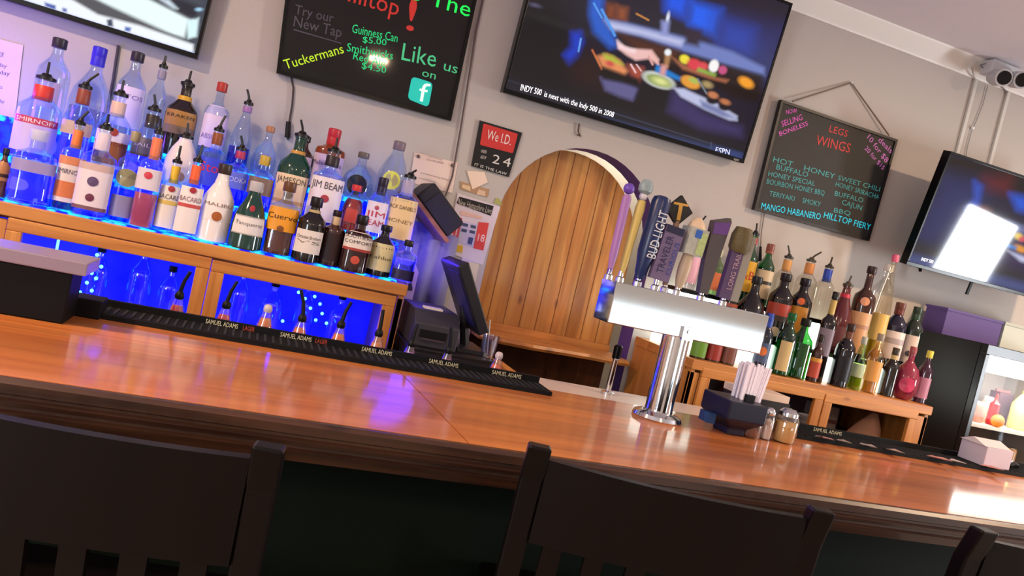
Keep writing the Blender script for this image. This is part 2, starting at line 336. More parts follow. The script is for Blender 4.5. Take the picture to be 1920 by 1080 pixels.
make_stool('dark wooden slat-back bar stool standing in front of the tap tower', ((pl[0]+pr[0])/2, (pl[1]+pr[1])/2+.02, 0), math.atan2(pr[1]-pl[1], pr[0]-pl[0]))
pr = atz(517, 836, 1.165)
make_stool('dark wooden bar stool nearest the viewer, at the left edge of the photo', (pr[0]-.235, pr[1]+.06, 0), R_(-10))
pl = atz(1868, 1003, 1.165)
make_stool('dark wooden bar stool at the bottom right corner, mostly outside the frame', (pl[0]+.24, pl[1]+.03, 0), R_(-4))
# ---------------------------------------------------------------- bottle cabinets
def cabinet(name, label, x0, x1, y0, y1, ztop, openings, inner, edge_h=.042, shelf=None, zb=.0):
    t = thing(name, label, 'cabinet', ((x0+x1)/2, (y0+y1)/2, 0))
    MB().box(x0-.006, x1+.006, y0-.012, y1, ztop-edge_h, ztop).build('counter_top', PINE_H, t, bev=.003)
    MB().box(x0, x0+.02, y0, y1, zb, ztop-edge_h).build('side_panel', PINE_V, t); MB().box(x1-.02, x1, y0, y1, zb, ztop-edge_h).build('side_panel', PINE_V, t)
    MB().box(x0+.02, x1-.02, y1-.015, y1, zb, ztop-edge_h).box(x0+.02, x1-.02, y0+.02, y1-.015, zb, zb+.08).build('carcass', inner, t)
    # face frame around the openings
    fz = ztop-edge_h-.012; xs_ = [x0]+[v for o_ in openings for v in (o_[0]-.05, o_[1]+.05)]+[x1]
    f = MB(); f.box(x0, x1, y0+.04, y0+.05, fz, ztop-edge_h)
    for i in range(0, len(xs_), 2):
        if xs_[i+1]-xs_[i] > .003: f.box(xs_[i], xs_[i+1], y0, y0+.02, zb, fz)
    f.build('face_frame', PINE_V, t, bev=.002)
    for a, b, zt, zl in openings:
        dr = MB().box(a-.046, b+.046, y0-.014, y0+.006, zt, zt+.04).build('door_rail', PINE_H, t, bev=.003)
        MB().box(a-.046, b+.046, y0-.014, y0+.006, zl-.05, zl).build('bottom_rail', PINE_H, dr, bev=.003)
        MB().box(a-.046, a, y0-.014, y0+.006, zl, zt).build('door_stile', PINE_V, dr, bev=.003); MB().box(b, b+.046, y0-.014, y0+.006, zl, zt).build('door_stile', PINE_V, dr, bev=.003)
    if shelf:
        MB().box(x0+.02, x1-.02, y0+.06, y1-.015, shelf-.015, shelf).build('shelf', inner, t)
    return t
LZ, LY = 1.232, 2.93
INB = mat((.08, .10, .7), .35, noise=.6, scale=14)  # blue LED light and its unevenness put into the interior's colour
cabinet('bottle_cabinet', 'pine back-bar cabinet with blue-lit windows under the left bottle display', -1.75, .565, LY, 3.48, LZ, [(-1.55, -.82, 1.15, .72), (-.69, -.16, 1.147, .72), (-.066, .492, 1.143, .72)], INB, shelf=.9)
RZ, RY = 1.17, 2.94
INR = mat((.10, .05, .06), .6)
cabinet('bottle_cabinet', 'pine back-bar cabinet with dark open fronts under the right bottle display', 1.83, 3.14, RY, 3.48, RZ, [(1.926, 2.475, 1.103, .66), (2.572, 3.022, 1.097, .66)], INR, shelf=.92)
# blue LED strips inside the left cabinet
LEDB = mat((.02, .03, 1), .5, emit=9); LEDC = mat((.08, .75, 1), .5, emit=5)
for a, b, z, y, lb in ((-1.6, -.75, 1.17, 3.3, 'behind the black caddy'), (-.68, -.13, 1.175, 3.3, 'in the left lit window'), (-.06, .5, 1.175, 3.3, 'in the right lit window')):
    tag(MB().box(a, b, y, y+.02, z, z+.012).build('led_strip', LEDB), 'blue LED strip light fixed inside the cabinet '+lb, 'light strip', 'blue LED strips in the bottle cabinet')
    area('led_and_fill_light', ((a+b)/2, y, z-.01), ((a+b)/2, y+.04, 0), b-a, .05, 3.2, (0, .004, 1))
for a, b in ((-.66, -.18), (-.04, .47)): area('led_and_fill_light', ((a+b)/2, 3.44, .96), ((a+b)/2, 2.9, 1.12), b-a, .03, 1.2, (0, .006, 1))
# ---------------------------------------------------------------- lit step shelves carrying the bottles
LT = [(2.995, LZ+.0055), (3.145, LZ+.14), (3.315, LZ+.27)]
RT = [(3.01, RZ), (3.16, RZ+.14), (3.33, RZ+.28)]
def glow(c, e, sp=.0):
    """backlit frosted acrylic: uneven bright clusters where the diodes sit"""
    m = bpy.data.materials.new('backlit_acrylic'); m.use_nodes = True; nt = m.node_tree; N = nt.nodes.new; L = nt.links.new; b = nt.nodes['Principled BSDF']
    tc = N('ShaderNodeTexCoord'); n = N('ShaderNodeTexNoise'); n.inputs['Scale'].default_value = 22; n.inputs['Detail'].default_value = 2; L(tc.outputs['Object'], n.inputs[0])
    r = N('ShaderNodeValToRGB'); r.color_ramp.elements[0].position = .43; r.color_ramp.elements[0].color = (*c[0], 1); r.color_ramp.elements[1].position = .60; r.color_ramp.elements[1].color = (*c[1], 1); L(n.outputs[0], r.inputs[0])
    b.inputs['Base Color'].default_value = (*[x*.5 for x in c[0]], 1); b.inputs['Roughness'].default_value = .15
    L(r.outputs[0], b.inputs['Emission Color']); b.inputs['Emission Strength'].default_value = e; return m
GB = glow(((.0, .004, .9), (.02, .75, 1)), 1.6); GBD = glow(((.0, .0, .55), (.0, .05, 1)), 1.0); GW = glow(((.75, .9, .8), (1, 1, .95)), 2.6); GWD = glow(((.35, .4, .36), (.8, .85, .8)), .8)
for nm, lb, x0, x1, y0, y1, z0, T_, mr_, mt_ in (
    ('lower', 'blue-glowing lower acrylic step behind the front row of left bottles', -1.3, .53, 3.075, 3.225, LZ, LT[1][1], GBD, GB),
    ('upper', 'blue-glowing upper acrylic step under the back row of left bottles', -1.3, .50, 3.228, 3.41, LZ, LT[2][1], GBD, GB),
    ('lower', 'white-glowing lower step behind the front row of right bottles', 1.87, 3.10, 3.085, 3.233, RZ, RT[1][1], GW, BLACKG),
    ('upper', 'white-glowing upper step under the back row of right bottles', 1.87, 3.10, 3.237, 3.42, RZ, RT[2][1], GW, BLACKG)):
    st = thing('lit_bottle_step', lb, 'display shelf', ((x0+x1)/2, (y0+y1)/2, z0))
    MB().box(x0, x1, y0+.008, y1, z0+.001, T_-.020).build('riser', mr_, st)
    MB().box(x0, x1, y0, y1, T_-.020, T_-.0005).build('tread', mt_, st)
tag(MB().box(-1.3, .53, 2.948, 3.07, LZ+.0003, LZ+.005).build('glow_strip', GB), 'flat blue-cyan lit strip along the left cabinet top under the front bottles', 'light strip')
point('led_and_fill_light', (-1.1, 3.2, 1.55), 6.5, (.22, .05, 1), .08)  # bare point lamp added for the purple glow on the left wall
for x in (-.75, -.45, -.15, .15, .42): point('led_and_fill_light', (x, 3.055, 1.29), .7, (.04, .02, 1), .03); point('led_and_fill_light', (x, 3.2, 1.43), .7, (.04, .02, 1), .03)
point('led_and_fill_light', (.62, 3.15, 1.38), 2.4, (.08, .03, 1), .12)  # bare point lamp added to turn the register corner blue
# ---------------------------------------------------------------- bottles
PROF = {  # (radius factor, height factor)
 'std': [(.90, 0), (1, .012), (1, .58), (.93, .66), (.62, .735), (.40, .79), (.33, .85), (.33, .97), (.38, .975), (.38, 1)],
 'wine': [(.92, 0), (1, .01), (1, .62), (.95, .68), (.6, .76), (.37, .82), (.33, .97), (.38, .975), (.38, 1)],
 'square': [(.93, 0), (1, .012), (1, .64), (.93, .69), (.55, .735), (.36, .77), (.32, .97), (.37, .975), (.37, 1)],
 'bell': [(.93, 0), (1, .02), (.97, .35), (.9, .5), (.72, .64), (.5, .76), (.36, .85), (.30, .97), (.35, .975), (.35, 1)],
 'onion': [(.75, 0), (.9, .03), (1, .18), (1, .36), (.86, .52), (.5, .66), (.3, .75), (.26, .97), (.3, .975), (.3, 1)],
 'oval': [(.55, 0), (.75, .06), (.95, .25), (1, .42), (.95, .6), (.7, .8), (.42, .93), (.38, .97), (.4, 1)],
 'malibu': [(.9, 0), (1, .015), (1, .5), (.93, .58), (.68, .68), (.46, .76), (.36, .86), (.36, .955), (.36, 1)],
 'sphere': [(.5, 0), (.8, .06), (1, .25), (1, .42), (.8, .6), (.42, .70), (.25, .76), (.24, .97), (.28, 1)],
 'slope': [(.95, 0), (1, .015), (.97, .5), (.75, .66), (.5, .78), (.36, .86), (.34, .97), (.38, 1)],
}
SHY = {'std': .60, 'wine': .62, 'square': .64, 'bell': .5, 'onion': .4, 'oval': .6, 'malibu': .5, 'sphere': .45, 'slope': .5}
def prad(kind, hf):
    P = PROF[kind]
    for (r0, h0), (r1, h1) in zip(P, P[1:]):
        if h0 <= hf <= h1: return r0+(r1-r0)*(hf-h0)/max(1e-6, h1-h0)
    return P[-1][0]
def patch(t, name, m, kind, R, H, e, z0, z1, half, c0=-math.pi/2, off=.0012, n=10, parent=None):
    rows = []
    nz = 4
    for i in range(nz+1):
        z = z0+(z1-z0)*i/nz; rr = R*prad(kind, z/H)+off
        rows.append([(rr*sr(a, e)*math.cos(a), rr*sr(a, e)*math.sin(a), z) for a in [c0-half+2*half*j/n for j in range(n+1)]])
    mb = MB(); mb.loft(rows, cap=False, close=False)
    return mb.build(name, m, parent or t, world=False, smooth=True)
def place(L):
    for b in L:
        y, z = b['tier']; p = aty(*b['top'], y); b['H'] = p[2]-z; b['R'] = b['w']/2*depth((p[0], y, z+b['H']/2))/FPX; b['xy'] = [p[0], y]; b['y0'] = y
    for it in range(120):
        for i, a in enumerate(L):
            for c in L[i+1:]:
                if a['tier'] != c['tier']: continue
                d = Vector((c['xy'][0]-a['xy'][0], (c['xy'][1]-a['xy'][1]) or .001)); n_ = d.length; need = (a['R']+c['R'])*1.03+.001
                if n_ < need:
                    q = (need-n_)/2*.5; d /= n_
                    if abs(d.y) < .3: d.y += .35*(1 if (i % 2) else -1); d.normalize()
                    a['xy'][0] -= d.x*q; a['xy'][1] -= d.y*q; c['xy'][0] += d.x*q; c['xy'][1] += d.y*q; a['R'] *= .9985; c['R'] *= .9985
        for a in L: lim = max(0, .068-a['R']); a['xy'][1] = min(a['y0']+lim, max(a['y0']-lim, a['xy'][1]))
def bottle(top, tier, w, body, label, kind='std', e=2.0, liq=None, fill=.55, lab=None, txt=None, band=None, dot=None, neck=None, cap='0c0b0d', pour=None, rz=None, cat='bottle', group=None, name='bottle', tscale=1, dx=0, glass=None, spout='0c0b0d', dot2=None, H=None, R=None, xy=None, y0=None):
    y, z = tier; p = aty(top[0], top[1], y)
    if H is None: H = p[2]-z; R = w/2*depth((p[0], y, z+H/2))/FPX
    if xy: p = (xy[0], xy[1], p[2]); y = xy[1]
    if rz is None: rz = -math.atan2(p[0], y)*.8+random.uniform(-.12, .12)
    t = thing(name, label, cat, (p[0]+dx, y, z), group, rz)
    opaque = not body.startswith('g')
    bm_ = MB().lathe([(R*r, H*.995*h) for r, h in PROF[kind]], n=24, e=e)
    if opaque: m = mat(body, .12, coat=.6)
    else: m = thin_glass(hexc(body[1:]), k=.11)
    bm_.build('glass_body', m, t, world=False, smooth=True)
    if liq:
        pr = [(R*.9*r, .004+H*h) for r, h in PROF[kind] if h < fill]; rr = R*.9*prad(kind, fill); pr += [(rr, H*fill), (rr*.1, H*fill+.0005)]
        MB().lathe(pr, n=20, e=e).build('liquid', liquid(hexc(liq)) if not liq.startswith('#') else mat(liq[1:], .2), t, world=False, smooth=True)
    if lab:
        col, a, b = lab[0], lab[1], lab[2]; half = lab[3] if len(lab) > 3 else 1.15
        lo = patch(t, 'label', mat(col, .45), kind, R, H, e, H*a, H*b, half)
        if band:
            for (bc, b0, b1) in (band if isinstance(band[0], tuple) else [band]):
                patch(t, 'label_band', mat(bc, .45), kind, R, H, e, H*(a+(b-a)*b0), H*(a+(b-a)*b1), half*.92, off=.0018, parent=lo)
        if txt:
            for (s, tc_, f, th) in (txt if isinstance(txt[0], tuple) else [txt]):
                zc = H*(a+(b-a)*f); rr = R*prad(kind, zc/H)+.0024; wd = min(2*half*.8, 1.9); h_ = H*(b-a)*th; hmax = wd*rr/glyphs(s)[2]*1.35; h_ = min(h_, hmax)
                def fn(x, y_, rr=rr, zc=zc, h_=h_, wd=wd):
                    an = -math.pi/2+(x-.5)*wd; q = rr*sr(an, e); return (q*math.cos(an), q*math.sin(an), zc+y_*h_)
                text_map(s, fn).build('lettering', mat(tc_, .5), lo, world=False)
    for dd in (dot, dot2):
        if dd:   # round emblem (colour, height fraction, radius in R)
            bc, hf, rf = dd; rr = R*prad(kind, hf)+.003; pts = []
            for j in range(16):
                a = 2*math.pi*j/16; an = -math.pi/2+rf*math.cos(a); q = rr*sr(an, e); pts.append((q*math.cos(an), q*math.sin(an), H*hf+R*rf*math.sin(a)))
            MB().add(pts+[(0, -rr*sr(-math.pi/2, e)-.001, H*hf)], [(j, (j+1) % 16, 16) for j in range(16)]).build('emblem', mat(bc, .4), t, world=False)
    nr = R*PROF[kind][-2][0]
    if neck: MB().lathe([(nr*1.12, H*neck[1]), (nr*1.15, H*(neck[1]+.005)), (nr*1.13, H*neck[2]-.001), (nr*1.1, H*neck[2])], n=16).build('neck_label', mat(neck[0], .4), t, world=False, smooth=True)
    if pour:
        lean, L_ = pour; r0 = max(.007, nr*.95)
        pm = mat(spout, .4)
        po = MB().lathe([(r0*.8, H*.99), (r0*1.25, H*.992), (r0*1.25, H+.008), (r0*.7, H+.012), (r0*.5, H+.02)], n=14).build('pourer', pm, t, world=False, smooth=True)
        MB().tube([(0, 0, H+.015), (lean*.3*L_, 0, H+.015+L_*.4), (lean*L_, 0, H+.015+L_)], [.0048, .0045, .004]).build('spout', pm, po, world=False, smooth=True)
    elif cap:
        ch = .03 if H > .2 else .018
        MB().lathe([(nr*1.12, H-ch), (nr*1.18, H-ch+.002), (nr*1.18, H+.003), (nr*1.0, H+.006)], n=18).build('cap', mat(cap, .35), t, world=False, smooth=True)
    return t
C = 'ge6f0ff'; GL = 'bottles on the lit left back bar'; GR = 'bottles on the lit right back bar'
BL = [
 # front row, left display; blue liquid and neck tints hold LED light as colour
 dict(top=(28, 285), tier=0, w=26, body='5a2c14', label='slim brown bottle with tan labels at the far left end of the blue shelf', lab=('b0764a', .35, .75), band=('3a2218', .2, .38)),
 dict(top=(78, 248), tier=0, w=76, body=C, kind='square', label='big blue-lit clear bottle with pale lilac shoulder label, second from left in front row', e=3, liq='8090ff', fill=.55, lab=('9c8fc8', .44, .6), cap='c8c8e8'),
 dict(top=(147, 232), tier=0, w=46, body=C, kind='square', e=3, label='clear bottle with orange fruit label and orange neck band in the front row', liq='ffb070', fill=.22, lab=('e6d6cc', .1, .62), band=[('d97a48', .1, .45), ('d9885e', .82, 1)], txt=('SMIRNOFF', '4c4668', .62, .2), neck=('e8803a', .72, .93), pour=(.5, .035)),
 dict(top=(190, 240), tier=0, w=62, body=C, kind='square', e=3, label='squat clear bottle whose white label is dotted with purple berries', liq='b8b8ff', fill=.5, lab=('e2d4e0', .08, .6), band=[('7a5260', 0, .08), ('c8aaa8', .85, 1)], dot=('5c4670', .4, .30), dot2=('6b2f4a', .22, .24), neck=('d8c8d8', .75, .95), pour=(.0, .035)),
 dict(top=(258, 250), tier=0, w=42, body=C, kind='square', e=3, label='clear bottle with a grey-gold medallion label, behind no other in the front row', liq='b0b8e8', fill=.45, dot=('8f8a6a', .5, .85), lab=('8c86b4', .06, .3), cap='9a8f70'),
 dict(top=(296, 250), tier=0, w=44, body=C, kind='square', e=3, label='bottle half full of pink liquid with white label and red disc', liq='#d8607c', fill=.36, lab=('d8ccd8', .40, .62), dot=('c8384c', .55, .32), neck=('e07850', .72, .95), pour=(-.1, .035)),
 dict(top=(336, 306), tier=0, w=42, body=C, kind='square', e=3, label='clear rum bottle with yellow-lettered white label and yellow neck band', lab=('eee4d8', .06, .66), band=('e0c060', .55, .65), txt=('BACARDI', '5c4c48', .68, .17), dot=('a83a3a', .62, .28), neck=('e8c030', .70, .95), pour=(0, .045)),
 dict(top=(374, 304), tier=0, w=42, body=C, kind='square', e=3, label='clear rum bottle with red-lettered white label and orange neck band', lab=('eee4e4', .06, .66), band=('c84c4c', .55, .63), txt=('BACARDI', '8c5c6c', .68, .17), dot=('a82c3c', .62, .28), neck=('e8602c', .70, .95), pour=(.1, .045)),
 dict(top=(420, 310), tier=0, w=62, body='efe6e4', kind='malibu', label='opaque white bottle with a small sunset disc at the centre of the front row', txt=('MALIBU', '8c6a60', .62, .16), lab=('efe6e4', .28, .58), dot=('a85a28', .34, .3), cap='3a2c28'),
 dict(top=(487, 345), tier=0, w=64, body='0c3a34', kind='bell', label='green bottle with bell shoulders and silver-edged white label', lab=('e6dedc', .22, .5), band=[('a8a49c', 0, .06), ('a8a49c', .94, 1)], txt=('Tanqueray', '8a8480', .5, .22), dot=('b03040', .62, .2), cap='c0bcc0'),
 dict(top=(548, 345), tier=0, w=58, body=C, kind='square', e=3.5, label='square bottle of dark amber tequila with a bright yellow-orange label', liq='#6a2a14', fill=.62, lab=('e89c28', .34, .66), txt=('Cuervo', '3a2410', .5, .24), dot=('7c4a20', .37, .22), cap='6a4428'),
 dict(top=(592, 372), tier=0, w=54, body='120b0c', kind='std', label='near-black brandy bottle with a large white label in the front row', lab=('e8dcd4', .14, .5), txt=[('Christian Brothers', '5c4c48', .62, .16), ('VS', '6c5c50', .42, .14)], neck=('b8a070', .72, .82), cap='1a1410'),
 dict(top=(635, 398), tier=0, w=44, body='3a1614', kind='square', e=3, label='dark brown bottle with a pale side strip, between two white-labelled bottles', lab=('2c1414', .1, .6, .9), neck=('d8b890', .70, .95), cap='2a1612'),
 dict(top=(676, 405), tier=0, w=54, body='2c0e12', kind='square', e=3.5, label='flat dark red bottle with a white label above a red disc', lab=('e6dad2', .38, .72), band=('a83a34', .0, .14), txt=[('SOUTHERN', '3a3230', .66, .18), ('COMFORT', '3a3230', .38, .18)], dot=('c85040', .22, .3), cap='1c1214'),
 dict(top=(724, 425), tier=0, w=50, body='0e0a12', kind='std', label='black bottle with a tall cream label near the right end of the front row', lab=('d8cc9c', .12, .66), txt=('Kahlua', '5c5030', .42, .14), cap='14101a'),
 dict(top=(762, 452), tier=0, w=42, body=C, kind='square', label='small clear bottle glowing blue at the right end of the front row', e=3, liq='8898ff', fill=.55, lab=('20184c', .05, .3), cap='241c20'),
 # middle row
 dict(top=(98, 152), tier=1, w=78, body=C, kind='std', label='large clear bottle with a red-topped label and red cap, leftmost of the middle row', liq='b8b4ff', fill=.45, lab=('c8b8e8', .10, .52), band=('c0405c', .8, 1), txt=('SMIRNOFF', 'f0e0f0', .84, .12), neck=('d03a34', .74, .92), pour=(0, .045)),
 dict(top=(158, 165), tier=1, w=56, body=C, kind='std', label='clear middle-row bottle with a brown cap and a leaning pourer', liq='a8a8ff', fill=.5, lab=('c0a898', .42, .58), neck=('8a4034', .80, .98), pour=(.7, .045)),
 dict(top=(222, 178), tier=1, w=62, body=C, kind='std', label='clear rum bottle with a brown figure on its white label', lab=('e8dce4', .12, .56), band=('9a5a30', .1, .72), dot=('a04038', .55, .24), txt=('Captain', '7a3a30', .62, .14), neck=('d8b8b0', .74, .92), pour=(0, .04)),
 dict(top=(292, 208), tier=1, w=62, body=C, kind='slope', label='clear sloping bottle with a slate-grey label and black collar', liq='9898ff', fill=.4, lab=('4c4668', .38, .62), band=('3a2a2c', 0, .12), txt=('SAILOR', 'b0a8d0', .5, .2), neck=('2c2424', .76, .94), pour=(-.25, .04)),
 dict(top=(346, 258), tier=1, w=62, body='ece0e4', kind='oval', label='rounded opaque white bottle with a black pourer in the middle row', dot=('b08a70', .3, .3), pour=(-.1, .04), cap=None),
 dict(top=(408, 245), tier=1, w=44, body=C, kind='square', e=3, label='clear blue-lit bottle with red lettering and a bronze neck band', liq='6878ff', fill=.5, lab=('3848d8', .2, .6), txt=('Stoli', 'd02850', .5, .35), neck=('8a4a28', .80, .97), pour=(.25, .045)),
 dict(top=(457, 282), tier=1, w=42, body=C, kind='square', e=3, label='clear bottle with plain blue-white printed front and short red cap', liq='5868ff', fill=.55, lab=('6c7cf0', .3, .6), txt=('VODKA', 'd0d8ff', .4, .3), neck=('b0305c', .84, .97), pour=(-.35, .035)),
 dict(top=(500, 296), tier=1, w=46, body=C, kind='square', e=3, label='clear flask-like bottle with a gold cap and brown label', liq='8088ff', fill=.4, lab=('80685c', .3, .62), dot=('c8b8b8', .38, .3), cap='c8a840'),
 dict(top=(563, 255), tier=1, w=64, body='0e3a30', kind='std', label='dark green whiskey bottle with a large cream label', lab=('e8cca8', .08, .52), band=('c8a070', .2, .3), txt=('JAMESON', '4c4030', .76, .17), dot=('8c6a40', .28, .26), neck=('c08c40', .70, .82), pour=(-.35, .045)),
 dict(top=(627, 285), tier=1, w=62, body=C, kind='square', e=3, label='square clear whiskey bottle with a white label and round red seal', liq='d0b8a8', fill=.15, lab=('eadfe2', .06, .64), txt=('JIM BEAM', '4c4048', .74, .17), dot=('a83848', .36, .24), neck=('2c2028', .8, .94), pour=(0, .04)),
 dict(top=(679, 352), tier=1, w=48, body=C, kind='bell', label='clear bell-shaped bottle holding bright red liquid', liq='#b42c20', fill=.72, lab=('c04038', .2, .5, .5), cap='d83c34'),
 dict(top=(714, 335), tier=1, w=42, body=C, kind='std', label='clear blue-topped bottle with a white label printed in red and black neck', lab=('e8dce4', .08, .6), txt=[('JIM', 'c03048', .5, .2), ('BEAM', 'c03048', .22, .2)], dot=('b04858', .5, .2), neck=('241c40', .72, .97), cap='241c30'),
 dict(top=(765, 332), tier=1, w=54, body=C, kind='square', e=3.2, label='square bottle with a honey-cream label and black pourer, right end of the middle row', lab=('e8c890', .05, .66), txt=[("JACK DANIEL'S", '5c4830', .74, .13), ('HONEY', '8c7040', .4, .1)], neck=('a8a0c0', .72, .95), pour=(.9, .02)),
 # back row
 dict(top=(122, 78), tier=2, w=58, body=C, kind='std', label='tall clear back-row bottle beneath the left television', lab=('b8a8c8', .2, .5, .6), cap='2c2430'),
 dict(top=(189, 92), tier=2, w=74, body=C, kind='onion', label='broad clear round-shouldered bottle with a blue-lit neck in the back row', liq='c0b8e0', fill=.3, neck=('3428c8', .80, .98), cap='3428c8'),
 dict(top=(254, 100), tier=2, w=54, body=C, kind='std', label='clear back-row bottle with a white label and dark stopper beneath the television corner', lab=('d8ccf0', .18, .62), txt=('TITOS', '8070b0', .7, .12), cap='2c2430'),
 dict(top=(312, 128), tier=2, w=36, body=C, kind='wine', label='thin clear back-row bottle with silver collar and pourer', neck=('8c86a0', .86, .96), pour=(0, .03)),
 dict(top=(345, 158), tier=2, w=58, body='1c100c', kind='std', label='dark back-row bottle with a gold label and gold collar', lab=('a87838', .30, .62), band=('7c6850', 0, .35), txt=('KRAKEN', '3a2a14', .7, .15), neck=('d0a030', .74, .84), pour=(.05, .04)),
 dict(top=(418, 158), tier=2, w=44, body=C, kind='square', e=3, label='tall clear bottle with a long white panel and a red cap, back row', lab=('dcccec', .2, .72), txt=('ABSOLUT', '8c70b8', .2, .12), cap='b03428'),
 dict(top=(466, 196), tier=2, w=42, body=C, kind='bell', label='slim clear bell-shouldered bottle with a leaning black pourer, back row', liq='5048f0', fill=.35, neck=('9c70a8', .88, .97), pour=(-.4, .04)),
 dict(top=(508, 240), tier=2, w=46, body=C, kind='onion', label='clear decanter bottle with a round cork-brown stopper, back row', cap='b07850'),
 dict(top=(588, 262), tier=2, w=40, body='2c1a18', kind='std', label='dark back-row bottle just behind the green whiskey bottle', lab=('c8b0b0', .3, .6), cap='1a1216'),
 dict(top=(620, 242), tier=2, w=58, body='8a3c1c', kind='square', e=3, label='amber bourbon bottle dipped in red wax with a pale label', lab=('dcc8d8', .05, .58), txt=("Maker's Mark", '6c5468', .66, .14), neck=('c02c38', .72, .99), cap='c02c38'),
 dict(top=(680, 288), tier=2, w=62, body=C, kind='onion', label='clear round bottle with a large dark oval label, back row', dot=('2c2826', .30, .62), cap='6c6458'),
 dict(top=(749, 268), tier=2, w=58, body=C, kind='slope', label='clear bottle with a yellow-green ring label beneath a grey stopper, back row', dot=('d8dc50', .4, .6), dot2=('a8a060', .405, .42), cap='7c6c70'),
]
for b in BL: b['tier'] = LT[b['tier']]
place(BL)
for b in BL: bottle(group=GL, **b)
